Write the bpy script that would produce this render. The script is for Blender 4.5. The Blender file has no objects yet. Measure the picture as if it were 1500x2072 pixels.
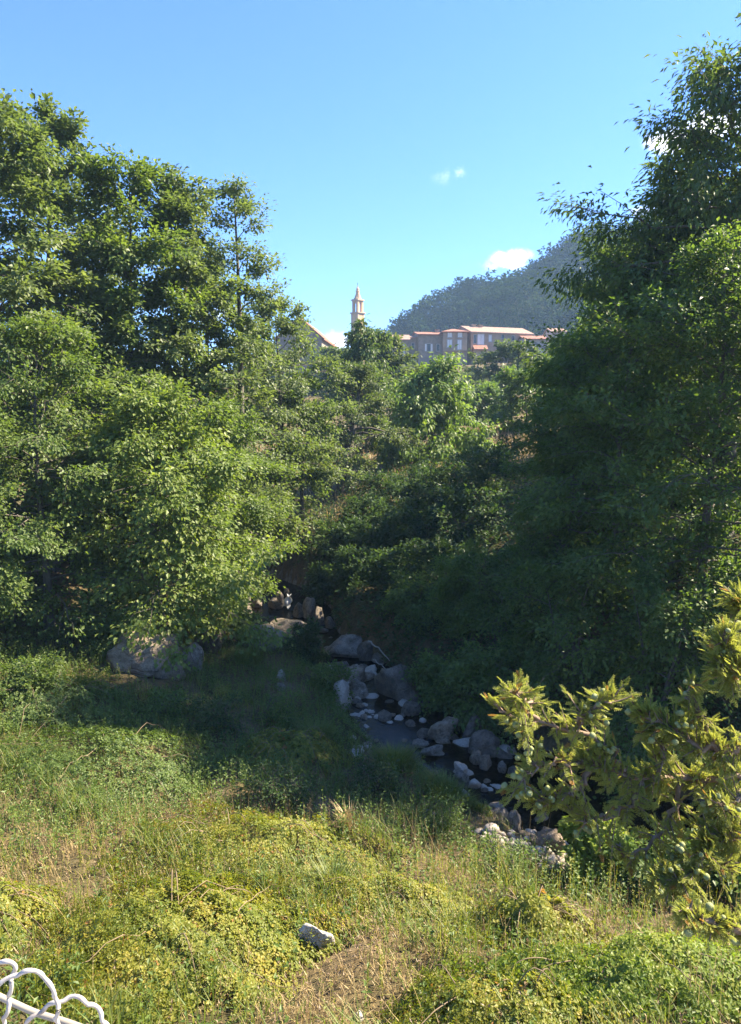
import bpy, math, random
import numpy as np
from mathutils import Vector

# ------------------------------------------------------------------ camera, light, exposure
scene = bpy.context.scene
PITCH = math.atan2(186.0, 1507.0)
CAM = np.array([0.0, 0.0, 7.0])
cam_data = bpy.data.cameras.new('camera')
cam = bpy.data.objects.new('camera', cam_data)
scene.collection.objects.link(cam)
cam.location = CAM
cam.rotation_euler = (math.pi / 2 - PITCH, 0, 0)
cam_data.sensor_fit = 'VERTICAL'
cam_data.sensor_height = 36.0
cam_data.lens = 36.0 * 1507.0 / 2072.0
cam_data.clip_start = 0.05
cam_data.clip_end = 6000
scene.camera = cam

SUN_AZ = math.radians(74)       # from +Y (view direction) towards +X
SUN_EL = math.radians(43)
world = bpy.data.worlds.new('World')
scene.world = world
world.use_nodes = True
wt = world.node_tree
for n in list(wt.nodes):
    wt.nodes.remove(n)
w_out = wt.nodes.new('ShaderNodeOutputWorld')
w_bg = wt.nodes.new('ShaderNodeBackground')
w_sky = wt.nodes.new('ShaderNodeTexSky')
w_sky.sky_type = 'NISHITA'
w_sky.sun_disc = False
w_sky.sun_elevation = SUN_EL
w_sky.sun_rotation = SUN_AZ
w_sky.air_density = 1.0
w_sky.dust_density = 0.25
w_sky.ozone_density = 4.0
w_bg.inputs['Strength'].default_value = 0.05
wt.links.new(w_bg.outputs[0], w_out.inputs[0])

def ray(u, v):
    """unit-depth ray through a picture point (for laying things out on the ground)"""
    xr, yr = (u - 750) / 1507.0, -(v - 1036) / 1507.0
    return np.array([xr, math.cos(PITCH) + yr * math.sin(PITCH), -math.sin(PITCH) + yr * math.cos(PITCH)])
def at_y(u, v, y):
    r = ray(u, v); return CAM + r * (y / r[1])
def at_z(u, v, z):
    r = ray(u, v); return CAM + r * ((z - CAM[2]) / r[2])

# small fair-weather clouds, as part of the sky: noise broken patches around a few bearings
w_tc = wt.nodes.new('ShaderNodeTexCoord')
w_nz = wt.nodes.new('ShaderNodeTexNoise')
w_nz.inputs['Scale'].default_value = 26.0
w_nz.inputs['Detail'].default_value = 7.0
w_nz.inputs['Roughness'].default_value = 0.62
wt.links.new(w_tc.outputs['Generated'], w_nz.inputs['Vector'])
w_sum = None
for (cu, cv, rad, amt) in [(1035, 527, 0.026, 1.0), (1000, 540, 0.018, 0.5), (678, 690, 0.030, 1.0), (640, 705, 0.028, 1.0), (925, 352, 0.026, 0.30),
                           (962, 343, 0.016, 0.24), (1365, 290, 0.034, 1.0), (1440, 255, 0.032, 0.95), (1400, 420, 0.04, 0.9), (1290, 430, 0.03, 0.7), (440, 640, 0.03, 0.7)]:
    d = ray(cu, cv); d /= np.linalg.norm(d)
    sub = wt.nodes.new('ShaderNodeVectorMath'); sub.operation = 'SUBTRACT'
    wt.links.new(w_tc.outputs['Generated'], sub.inputs[0]); sub.inputs[1].default_value = d
    mul = wt.nodes.new('ShaderNodeVectorMath'); mul.operation = 'MULTIPLY'
    wt.links.new(sub.outputs[0], mul.inputs[0]); mul.inputs[1].default_value = (0.75, 0.75, 1.5)
    ln = wt.nodes.new('ShaderNodeVectorMath'); ln.operation = 'LENGTH'
    wt.links.new(mul.outputs[0], ln.inputs[0])
    mr = wt.nodes.new('ShaderNodeMapRange')
    mr.inputs['From Min'].default_value = 0.0; mr.inputs['From Max'].default_value = rad
    mr.inputs['To Min'].default_value = amt; mr.inputs['To Max'].default_value = 0.0
    wt.links.new(ln.outputs['Value'], mr.inputs['Value'])
    if w_sum is None:
        w_sum = mr.outputs[0]
    else:
        mx = wt.nodes.new('ShaderNodeMath'); mx.operation = 'MAXIMUM'
        wt.links.new(w_sum, mx.inputs[0]); wt.links.new(mr.outputs[0], mx.inputs[1]); w_sum = mx.outputs[0]
w_m2 = wt.nodes.new('ShaderNodeMath'); w_m2.operation = 'MULTIPLY_ADD'
wt.links.new(w_nz.outputs[0], w_m2.inputs[0]); w_m2.inputs[1].default_value = 2.2; w_m2.inputs[2].default_value = -1.15
w_m3 = wt.nodes.new('ShaderNodeMath'); w_m3.operation = 'ADD'
wt.links.new(w_sum, w_m3.inputs[0]); wt.links.new(w_m2.outputs[0], w_m3.inputs[1])
w_m4 = wt.nodes.new('ShaderNodeMapRange'); w_m4.interpolation_type = 'SMOOTHSTEP'
w_m4.inputs['From Min'].default_value = 0.12; w_m4.inputs['From Max'].default_value = 0.95
wt.links.new(w_m3.outputs[0], w_m4.inputs['Value'])
w_gate = wt.nodes.new('ShaderNodeMapRange'); w_gate.inputs['From Max'].default_value = 0.3
wt.links.new(w_sum, w_gate.inputs['Value'])
w_m5 = wt.nodes.new('ShaderNodeMath'); w_m5.operation = 'MULTIPLY'
wt.links.new(w_m4.outputs[0], w_m5.inputs[0]); wt.links.new(w_gate.outputs[0], w_m5.inputs[1])
w_mix = wt.nodes.new('ShaderNodeMix'); w_mix.data_type = 'RGBA'
wt.links.new(w_m5.outputs[0], w_mix.inputs['Factor'])
w_tint = wt.nodes.new('ShaderNodeMix'); w_tint.data_type = 'RGBA'; w_tint.blend_type = 'MULTIPLY'
w_tint.inputs['Factor'].default_value = 1.0
w_tint.inputs['B'].default_value = (0.50, 0.715, 1.08, 1)      # deep clear summer blue
wt.links.new(w_sky.outputs[0], w_tint.inputs['A'])
wt.links.new(w_tint.outputs['Result'], w_mix.inputs['A'])
w_mix.inputs['B'].default_value = (12.0, 11.7, 11.4, 1)
wt.links.new(w_mix.outputs['Result'], w_bg.inputs['Color'])

sun_data = bpy.data.lights.new('sun', 'SUN')
sun_data.energy = 3.7
sun_data.angle = math.radians(0.55)
sun_data.color = (1.0, 0.87, 0.66)
sun = bpy.data.objects.new('sun', sun_data)
scene.collection.objects.link(sun)
S = Vector((math.sin(SUN_AZ) * math.cos(SUN_EL), math.cos(SUN_AZ) * math.cos(SUN_EL), math.sin(SUN_EL)))
sun.rotation_euler = S.to_track_quat('Z', 'Y').to_euler()
sun.location = (60, 20, 60)

vs = scene.view_settings
vs.view_transform = 'Standard'
vs.look = 'None'
vs.exposure = 2.7
vs.gamma = 1.0
vs.use_curve_mapping = False
scene.cycles.use_denoising = True
scene.cycles.max_bounces = 8
scene.cycles.diffuse_bounces = 4
scene.cycles.transmission_bounces = 6
scene.cycles.transparent_max_bounces = 8
scene.cycles.volume_bounces = 1

# ------------------------------------------------------------------ helpers
COL = scene.collection.objects
RNG = np.random.default_rng(7)

def nrm(a):
    return a / np.maximum(np.linalg.norm(a, axis=-1, keepdims=True), 1e-9)

def mesh_np(name, verts, faces, rnd=None, smooth=False):
    """faces: (M,k) array, or list of such arrays"""
    if not isinstance(faces, (list, tuple)):
        faces = [faces]
    faces = [np.asarray(f, dtype=np.int32) for f in faces if len(f)]
    verts = np.asarray(verts, dtype=np.float32)
    me = bpy.data.meshes.new(name)
    me.vertices.add(len(verts))
    me.vertices.foreach_set('co', verts.ravel())
    nl = sum(f.size for f in faces); npoly = sum(len(f) for f in faces)
    me.loops.add(nl); me.polygons.add(npoly)
    me.loops.foreach_set('vertex_index', np.concatenate([f.ravel() for f in faces]))
    tot = np.concatenate([np.full(len(f), f.shape[1], dtype=np.int32) for f in faces])
    start = np.concatenate([[0], np.cumsum(tot)[:-1]]).astype(np.int32)
    me.polygons.foreach_set('loop_start', start)
    me.polygons.foreach_set('use_smooth', np.full(npoly, bool(smooth)))
    if rnd is not None:
        at = me.attributes.new('rnd', 'FLOAT', 'POINT')
        at.data.foreach_set('value', np.asarray(rnd, dtype=np.float32))
    me.update(calc_edges=True)
    return me

def obj(name, me, mat=None, parent=None, loc=None):
    o = bpy.data.objects.new(name, me)
    COL.link(o)
    if mat is not None and me is not None and not me.materials:
        me.materials.append(mat)
    if parent is not None:
        o.parent = parent
    if loc is not None:
        o.location = loc
    return o

def thing(name, label, cat, loc=(0, 0, 0), group=None, rotz=0.0):
    o = bpy.data.objects.new(name, None)
    COL.link(o)
    o.empty_display_size = 0.2
    o.location = loc
    o.rotation_euler = (0, 0, rotz)
    return tag(o, label, cat, group)

def tag(o, label, cat, group=None):
    o['label'] = label; o['category'] = cat
    if group: o['group'] = group
    return o

class Acc:
    """collects pieces with mixed face sizes into one mesh"""
    def __init__(s): s.v = []; s.f = {}; s.r = []; s.n = 0
    def add(s, v, f, r=None):
        v = np.asarray(v, dtype=float).reshape(-1, 3); f = np.asarray(f)
        s.v.append(v); s.f.setdefault(f.shape[1], []).append(f + s.n)
        s.r.append(np.full(len(v), 0.5) if r is None else np.broadcast_to(r, (len(v),)))
        s.n += len(v)
    def mesh(s, name, smooth=False):
        return mesh_np(name, np.concatenate(s.v), [np.concatenate(x) for x in s.f.values()], np.concatenate(s.r), smooth)

BOXF = np.array([[0, 3, 2, 1], [4, 5, 6, 7], [0, 1, 5, 4], [1, 2, 6, 5], [2, 3, 7, 6], [3, 0, 4, 7]])
def box(acc, x0, x1, y0, y1, z0, z1, r=None):
    acc.add([[x0, y0, z0], [x1, y0, z0], [x1, y1, z0], [x0, y1, z0], [x0, y0, z1], [x1, y0, z1], [x1, y1, z1], [x0, y1, z1]], BOXF, r)

def tubes(P, R, sides):
    """P (B,K,3) polylines, R (B,K) radii"""
    P = np.asarray(P, dtype=float); R = np.asarray(R, dtype=float)
    B, K, _ = P.shape
    T = np.gradient(P, axis=1); T = nrm(T)
    ref = np.where(np.abs(T[:, :1, 2:3]) > 0.8, np.array([1.0, 0.13, 0]), np.array([0, 0.13, 1.0]))
    X = nrm(np.cross(T, np.broadcast_to(ref, T.shape)))
    Y = np.cross(T, X)
    a = np.arange(sides) * 2 * math.pi / sides
    V = P[:, :, None] + R[:, :, None, None] * (np.cos(a)[:, None] * X[:, :, None] + np.sin(a)[:, None] * Y[:, :, None])
    i = np.arange(sides); j = (i + 1) % sides
    k = np.arange(K - 1)[:, None] * sides
    q = np.stack([k + i, k + j, k + j + sides, k + i + sides], -1).reshape(-1, 4)
    F = (np.arange(B)[:, None, None] * (K * sides) + q).reshape(-1, 4)
    return V.reshape(-1, 3), F

LEAF4 = (np.array([[0, 0, 0], [0.42, -0.5, 0.10], [1, 0, -0.06], [0.42, 0.5, 0.10]]), np.array([[0, 1, 2], [0, 2, 3]]))
LEAF6 = (np.array([[0, 0, 0], [0.25, -0.42, 0.10], [0.62, -0.40, 0.06], [1, 0, -0.10], [0.62, 0.40, 0.06], [0.25, 0.42, 0.10]]),
         np.array([[0, 1, 2], [0, 2, 3], [0, 3, 4], [0, 4, 5]]))
LEAF3 = (np.array([[0.05, -0.45, 0], [1, -0.05, 0], [0.25, 0.55, 0.05]]), np.array([[0, 1, 2]]))
STEM = (np.array([[0, -0.5, 0], [0, 0.5, 0], [1, 0.2, 0], [1, -0.2, 0]]), np.array([[0, 1, 2], [0, 2, 3]]))
BLADE = (np.array([[0, -0.5, 0], [0, 0.5, 0], [0.55, -0.35, 0.10], [0.55, 0.35, 0.10], [1, 0, -0.16]]),
         np.array([[0, 1, 3], [0, 3, 2], [2, 3, 4]]))

def leaves(pos, d, n, L, W, rnd, shape=LEAF4):
    T = nrm(d); Nn = nrm(n - (n * T).sum(-1, keepdims=True) * T); Bn = np.cross(Nn, T)
    tv, tf = shape
    L = np.broadcast_to(L, (len(pos),))[:, None, None]; W = np.broadcast_to(W, (len(pos),))[:, None, None]
    V = pos[:, None] + tv[None, :, 0:1] * L * T[:, None] + tv[None, :, 1:2] * W * Bn[:, None] + tv[None, :, 2:3] * L * Nn[:, None]
    nv = len(tv)
    F = (np.arange(len(pos))[:, None, None] * nv + tf[None]).reshape(-1, tf.shape[1])
    return V.reshape(-1, 3), F, np.repeat(np.broadcast_to(rnd, (len(pos),)), nv)

def sn(x, y, s=1.0, ph=0.0):
    """cheap smooth noise about -1..1"""
    x = np.asarray(x) * s; y = np.asarray(y) * s
    return (np.sin(1.7 * x + 2.3 * y + ph) + np.sin(-2.9 * x + 1.3 * y + 1.7 * ph + 1) + np.sin(3.7 * x + 4.1 * y - ph + 2) * 0.6 +
            np.sin(5.3 * x - 3.1 * y + 2.2 * ph) * 0.5) / 2.4

# ------------------------------------------------------------------ materials
def new_mat(name):
    m = bpy.data.materials.new(name); m.use_nodes = True
    t = m.node_tree
    for n in list(t.nodes): t.nodes.remove(n)
    out = t.nodes.new('ShaderNodeOutputMaterial')
    return m, t, out

def ramp(t, src, cols):
    r = t.nodes.new('ShaderNodeValToRGB')
    e = r.color_ramp.elements
    while len(e) < len(cols): e.new(0.5)
    for i, c in enumerate(cols):
        p, cc = c if isinstance(c[1], (tuple, list)) else (i / (len(cols) - 1), c)
        e[i].position = p; e[i].color = (*cc, 1)
    t.links.new(src, r.inputs[0])
    return r.outputs[0]

def leaf_mat(name, cols, transl=0.38, rough=0.5, tgain=(1.5, 1.55, 0.7), spec=0.35):
    m, t, out = new_mat(name)
    a = t.nodes.new('ShaderNodeAttribute'); a.attribute_name = 'rnd'
    c = ramp(t, a.outputs['Fac'], cols)
    p = t.nodes.new('ShaderNodeBsdfPrincipled')
    p.inputs['Roughness'].default_value = rough
    p.inputs['Specular IOR Level'].default_value = spec
    t.links.new(c, p.inputs['Base Color'])
    tr = t.nodes.new('ShaderNodeBsdfTranslucent')
    g = t.nodes.new('ShaderNodeMix'); g.data_type = 'RGBA'; g.blend_type = 'MULTIPLY'; g.inputs['Factor'].default_value = 1
    t.links.new(c, g.inputs['A']); g.inputs['B'].default_value = (*tgain, 1)
    t.links.new(g.outputs['Result'], tr.inputs['Color'])
    mx = t.nodes.new('ShaderNodeMixShader'); mx.inputs[0].default_value = transl
    t.links.new(p.outputs[0], mx.inputs[1]); t.links.new(tr.outputs[0], mx.inputs[2])
    t.links.new(mx.outputs[0], out.inputs[0])
    return m

def solid_mat(name, cols, scale=4.0, rough=0.85, bump=0.0, bscale=30.0, detail=6.0, spec=0.3, stretch=None, bdist=0.02):
    m, t, out = new_mat(name)
    tc = t.nodes.new('ShaderNodeTexCoord')
    src = tc.outputs['Object']
    if stretch:
        mp = t.nodes.new('ShaderNodeMapping'); mp.inputs['Scale'].default_value = stretch
        t.links.new(src, mp.inputs[0]); src = mp.outputs[0]
    nz = t.nodes.new('ShaderNodeTexNoise'); nz.inputs['Scale'].default_value = scale; nz.inputs['Detail'].default_value = detail
    nz.inputs['Roughness'].default_value = 0.62
    t.links.new(src, nz.inputs['Vector'])
    mr = t.nodes.new('ShaderNodeMapRange'); mr.inputs['From Min'].default_value = 0.28; mr.inputs['From Max'].default_value = 0.72
    t.links.new(nz.outputs[0], mr.inputs['Value'])
    p = t.nodes.new('ShaderNodeBsdfPrincipled'); p.inputs['Roughness'].default_value = rough
    p.inputs['Specular IOR Level'].default_value = spec
    t.links.new(ramp(t, mr.outputs[0], cols), p.inputs['Base Color'])
    if bump:
        n2 = t.nodes.new('ShaderNodeTexNoise'); n2.inputs['Scale'].default_value = bscale; n2.inputs['Detail'].default_value = 8
        t.links.new(src, n2.inputs['Vector'])
        b = t.nodes.new('ShaderNodeBump'); b.inputs['Strength'].default_value = bump; b.inputs['Distance'].default_value = bdist
        t.links.new(n2.outputs[0], b.inputs['Height']); t.links.new(b.outputs[0], p.inputs['Normal'])
    t.links.new(p.outputs[0], out.inputs[0])
    return m

M = {}
M['alder'] = leaf_mat('alder leaf', [(0.0650, 0.1066, 0.0234), (0.0910, 0.1404, 0.0312), (0.1196, 0.1690, 0.0390), (0.1625, 0.2106, 0.0546)], transl=0.45)
M['alder2'] = leaf_mat('grey alder leaf', [(0.0702, 0.1066, 0.0338), (0.0975, 0.1365, 0.0442), (0.1248, 0.1651, 0.0572), (0.1690, 0.2080, 0.0806)], transl=0.45)
M['bright'] = leaf_mat('walnut leaf', [(0.0900, 0.1344, 0.0264), (0.1200, 0.1740, 0.0336), (0.1560, 0.2064, 0.0456), (0.2100, 0.2460, 0.0660)], transl=0.45)
M['shade'] = leaf_mat('grove leaf', [(0.0551, 0.0963, 0.0238), (0.0810, 0.1335, 0.0297), (0.1069, 0.1646, 0.0356), (0.1588, 0.2142, 0.0475)], transl=0.45)
M['chestnut'] = leaf_mat('chestnut leaf', [(0.0517, 0.0897, 0.0230), (0.0713, 0.1150, 0.0299), (0.0943, 0.1380, 0.0345), (0.1265, 0.1667, 0.0403)], transl=0.42)
M['fig'] = leaf_mat('fig leaf', [(0.0810, 0.1350, 0.0297), (0.1080, 0.1728, 0.0378), (0.1350, 0.2025, 0.0459), (0.1890, 0.2430, 0.0540)], transl=0.45)
M['oak'] = leaf_mat('oak leaf', [(0.0540, 0.0840, 0.0264), (0.0720, 0.1056, 0.0336), (0.0960, 0.1296, 0.0432), (0.1440, 0.1656, 0.0660)], transl=0.42)
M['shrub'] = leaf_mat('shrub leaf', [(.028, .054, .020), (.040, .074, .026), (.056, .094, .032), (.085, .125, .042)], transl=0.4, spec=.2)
M['herb'] = leaf_mat('herb leaf', [(0.0564, 0.1012, 0.0203), (0.0820, 0.1357, 0.0270), (0.1148, 0.1667, 0.0338), (0.1692, 0.2013, 0.0428)], transl=0.42)
M['bramble'] = leaf_mat('bramble leaf', [(0.0, (0.0900, 0.1260, 0.0192)), (.35, (0.1680, 0.1920, 0.0264)), (.75, (0.2460, 0.2400, 0.0384)), (.95, (0.3240, 0.2640, 0.0480)), (1.0, (0.3000, 0.1560, 0.0480))], transl=0.45)
M['vine'] = leaf_mat('vine leaf', [(0.1092, 0.1667, 0.0207), (0.1495, 0.2070, 0.0276), (0.1955, 0.2415, 0.0345), (0.2530, 0.2530, 0.0403)], transl=0.45)
M['grass'] = leaf_mat('green grass', [(0.0813, 0.1313, 0.0250), (0.1125, 0.1625, 0.0325), (0.1625, 0.1938, 0.0438), (0.2375, 0.2125, 0.0750)], transl=0.42)
M['dry'] = leaf_mat('dry grass', [(0.2240, 0.1624, 0.0728), (0.3024, 0.2240, 0.1008), (0.3808, 0.2856, 0.1344), (0.4480, 0.3584, 0.1904)], transl=0.3, tgain=(1.1, 1.05, .9))
M['reddry'] = leaf_mat('dried dock', [(.12, .075, .040), (.17, .115, .06), (.22, .16, .085)], transl=0.2, tgain=(1.1, 1.0, .9))
M['cypress'] = leaf_mat('cypress spray', [(0.0, (.22, .25, .065)), (.5, (.31, .335, .09)), (.9, (.38, .39, .12)), (.97, (.38, .30, .09)), (1.0, (.30, .14, .05))], transl=0.50, tgain=(1.3, 1.3, .7), spec=.25)
M['pine'] = leaf_mat('pine needles', [(.009, .023, .007), (.015, .033, .010), (.025, .045, .013), (.046, .064, .020)], transl=0.2, spec=.03, rough=.8)
M['bark'] = solid_mat('bark', [(.05, .042, .034), (.10, .085, .068), (.16, .145, .12)], scale=9, bump=0.6, bscale=40, stretch=(1, 1, .25))
M['twig'] = solid_mat('cypress bark', [(.13, .085, .055), (.22, .155, .105), (.30, .23, .17)], scale=30, bump=0.5, bscale=120, stretch=(1, 1, 1), bdist=.004)
M['cane'] = solid_mat('bramble cane', [(.15, .11, .07), (.22, .16, .10)], scale=20)
M['cone'] = solid_mat('cypress cone', [(.18, .21, .075), (.24, .265, .10), (.29, .31, .14)], scale=60, bump=0.4, bscale=150, rough=.65, bdist=.003)
def rock_mat(name, cols, stain=(.06, .058, .035), rough=.85, spec=.3):
    """granite: broad tone, fine speckle, lichen and moss stains with shapes of their own, cracks in the relief"""
    m, t, out = new_mat(name)
    tc = t.nodes.new('ShaderNodeTexCoord'); geo = t.nodes.new('ShaderNodeObjectInfo')
    ad = t.nodes.new('ShaderNodeVectorMath'); ad.operation = 'ADD'
    t.links.new(tc.outputs['Object'], ad.inputs[0]); t.links.new(geo.outputs['Location'], ad.inputs[1])
    def nz(sc, det=8, rg_=.65):
        n = t.nodes.new('ShaderNodeTexNoise'); n.inputs['Scale'].default_value = sc; n.inputs['Detail'].default_value = det; n.inputs['Roughness'].default_value = rg_
        t.links.new(ad.outputs[0], n.inputs['Vector']); return n.outputs[0]
    c1 = ramp(t, nz(1.8), [(.3, cols[0]), (.45, cols[1]), (.58, cols[2]), (.72, cols[-1])])
    sp = ramp(t, nz(26, 4, .8), [(.35, (.55, .55, .55)), (.5, (1, 1, 1)), (.68, (1.35, 1.33, 1.3))])
    mx = t.nodes.new('ShaderNodeMix'); mx.data_type = 'RGBA'; mx.blend_type = 'MULTIPLY'; mx.inputs['Factor'].default_value = .8
    t.links.new(c1, mx.inputs['A']); t.links.new(sp, mx.inputs['B'])
    sf = ramp(t, nz(2.6, 10, .72), [(.52, (0, 0, 0)), (.62, (.75, .75, .75))])
    m2 = t.nodes.new('ShaderNodeMix'); m2.data_type = 'RGBA'
    t.links.new(sf, m2.inputs['Factor']); t.links.new(mx.outputs['Result'], m2.inputs['A']); m2.inputs['B'].default_value = (*stain, 1)
    p = t.nodes.new('ShaderNodeBsdfPrincipled'); p.inputs['Roughness'].default_value = rough; p.inputs['Specular IOR Level'].default_value = spec
    t.links.new(m2.outputs['Result'], p.inputs['Base Color'])
    vo = t.nodes.new('ShaderNodeTexVoronoi'); vo.feature = 'DISTANCE_TO_EDGE'; vo.inputs['Scale'].default_value = 1.6
    t.links.new(ad.outputs[0], vo.inputs['Vector'])
    cr = t.nodes.new('ShaderNodeMapRange'); cr.inputs['From Max'].default_value = .05; t.links.new(vo.outputs['Distance'], cr.inputs['Value'])
    hm = t.nodes.new('ShaderNodeMath'); hm.operation = 'MULTIPLY_ADD'; t.links.new(cr.outputs[0], hm.inputs[0]); hm.inputs[1].default_value = .5; t.links.new(nz(9, 10, .7), hm.inputs[2])
    b = t.nodes.new('ShaderNodeBump'); b.inputs['Strength'].default_value = .8; b.inputs['Distance'].default_value = .06
    t.links.new(hm.outputs[0], b.inputs['Height']); t.links.new(b.outputs[0], p.inputs['Normal'])
    t.links.new(p.outputs[0], out.inputs[0])
    return m
M['rock'] = rock_mat('grey granite', [(0.113, 0.095, 0.072), (0.201, 0.167, 0.129), (0.288, 0.244, 0.192), (0.389, 0.330, 0.261)])
M['rocktan'] = rock_mat('tan granite', [(.12, .088, .058), (.22, .165, .11), (.30, .24, .17), (.37, .31, .24)], stain=(.07, .06, .04))
M['rockdark'] = rock_mat('damp granite', [(0.064, 0.053, 0.038), (0.121, 0.098, 0.071), (0.185, 0.147, 0.107)], stain=(.025, .028, .015), rough=.6, spec=.4)
M['cobble'] = solid_mat('pale cobble', [(0.251, 0.215, 0.172), (0.365, 0.315, 0.252), (0.479, 0.410, 0.328)], scale=7, bump=0.4, bscale=30)
M['white'] = solid_mat('white paint', [(.26, .20, .15), (.42, .39, .36), (.48, .46, .43)], scale=45, rough=.45, bump=.25, bscale=90, bdist=.003)
M['railgrey'] = solid_mat('weathered rail', [(.24, .21, .165), (.33, .30, .245)], scale=12, rough=.6)
M['cloth'] = solid_mat('white cloth', [(.50, .49, .47), (.62, .61, .59)], scale=8)
M['chalk'] = rock_mat('chalky rock', [(.40, .37, .33), (.56, .53, .49), (.68, .66, .62)], stain=(.16, .13, .09))
M['slab'] = solid_mat('concrete', [(.32, .31, .29), (.42, .41, .38)], scale=3, bump=.3)

def ground_mat():
    m, t, out = new_mat('bank soil')
    tc = t.nodes.new('ShaderNodeTexCoord')
    n1 = t.nodes.new('ShaderNodeTexNoise'); n1.inputs['Scale'].default_value = 0.55; n1.inputs['Detail'].default_value = 9; n1.inputs['Roughness'].default_value = .65
    n2 = t.nodes.new('ShaderNodeTexNoise'); n2.inputs['Scale'].default_value = 9.0; n2.inputs['Detail'].default_value = 8; n2.inputs['Roughness'].default_value = .7
    for n in (n1, n2): t.links.new(tc.outputs['Object'], n.inputs['Vector'])
    c1 = ramp(t, n1.outputs[0], [(.3, (.055, .060, .022)), (.45, (.085, .075, .035)), (.6, (.16, .120, .065)), (.75, (.24, .20, .14))])
    c2 = ramp(t, n2.outputs[0], [(.3, (.45, .45, .45)), (.7, (1.25, 1.2, 1.15))])
    mx = t.nodes.new('ShaderNodeMix'); mx.data_type = 'RGBA'; mx.blend_type = 'MULTIPLY'; mx.inputs['Factor'].default_value = 1
    t.links.new(c1, mx.inputs['A']); t.links.new(c2, mx.inputs['B'])
    p = t.nodes.new('ShaderNodeBsdfPrincipled'); p.inputs['Roughness'].default_value = .95; p.inputs['Specular IOR Level'].default_value = .15
    t.links.new(mx.outputs['Result'], p.inputs['Base Color'])
    b = t.nodes.new('ShaderNodeBump'); b.inputs['Strength'].default_value = .9; b.inputs['Distance'].default_value = .06
    t.links.new(n2.outputs[0], b.inputs['Height']); t.links.new(b.outputs[0], p.inputs['Normal'])
    t.links.new(p.outputs[0], out.inputs[0])
    return m
M['ground'] = ground_mat()
M['bed'] = solid_mat('stream bed', [(.035, .030, .022), (.08, .068, .05), (.15, .13, .10), (.24, .22, .19)], scale=5, bump=.8, bscale=12, rough=.7, bdist=.05)
M['hill'] = solid_mat('forest floor', [(.02, .03, .012), (.035, .045, .018), (.06, .06, .03)], scale=.05)

def water_mat():
    m, t, out = new_mat('dark stream water')
    tc = t.nodes.new('ShaderNodeTexCoord')
    nz = t.nodes.new('ShaderNodeTexNoise'); nz.inputs['Scale'].default_value = 7.0; nz.inputs['Detail'].default_value = 6
    t.links.new(tc.outputs['Object'], nz.inputs['Vector'])
    b = t.nodes.new('ShaderNodeBump'); b.inputs['Strength'].default_value = .5; b.inputs['Distance'].default_value = .04
    t.links.new(nz.outputs[0], b.inputs['Height'])
    fr = t.nodes.new('ShaderNodeFresnel'); fr.inputs['IOR'].default_value = 1.33
    t.links.new(b.outputs[0], fr.inputs['Normal'])
    tr = t.nodes.new('ShaderNodeBsdfTransparent'); tr.inputs['Color'].default_value = (.22, .20, .15, 1)
    gl = t.nodes.new('ShaderNodeBsdfGlossy'); gl.inputs['Roughness'].default_value = .08; gl.inputs['Color'].default_value = (.6, .62, .6, 1)
    t.links.new(b.outputs[0], gl.inputs['Normal'])
    mx = t.nodes.new('ShaderNodeMixShader')
    t.links.new(fr.outputs[0], mx.inputs[0]); t.links.new(tr.outputs[0], mx.inputs[1]); t.links.new(gl.outputs[0], mx.inputs[2])
    t.links.new(mx.outputs[0], out.inputs[0])
    return m
M['water'] = water_mat()

# ------------------------------------------------------------------ terrain
RIV = np.array([[-9, 38, 1.2], [-6, 33, 1.2], [-3.6, 29, 1.3], [-3.3, 26.6, 1.55], [-2.3, 23.6, 1.0], [-.9, 21.3, .85], [-.25, 19.7, .7], [.5, 17.9, .95], [1.3, 16.2, 1.1],
                [2.3, 14.8, 1.05], [3.3, 13.4, 1.2], [4.3, 12.3, 1.35], [5.4, 11.2, 1.4], [7.0, 10.2, 1.4], [10, 9.0, 1.5], [15, 7.5, 1.6], [26, 4, 1.8]])
def river(x, y):
    """distance beyond the stream's edge (negative in the water) and the side (-1 = the near, left bank)"""
    p = np.stack([x, y], -1)[..., None, :]
    a = RIV[:-1, :2]; b = RIV[1:, :2]; ab = b - a
    s = np.clip(((p - a) * ab).sum(-1) / (ab * ab).sum(-1), 0, 1)
    q = a + s[..., None] * ab
    d = np.linalg.norm(p - q, axis=-1) - 1.15 * (RIV[:-1, 2] + s * (RIV[1:, 2] - RIV[:-1, 2]))
    k = np.argmin(d, -1)
    dd = np.take_along_axis(d, k[..., None], -1)[..., 0]
    pa = (p - a); cr = ab[:, 0] * pa[..., 1] - ab[:, 1] * pa[..., 0]
    side = np.sign(np.take_along_axis(cr, k[..., None], -1)[..., 0])
    return dd, side

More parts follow.
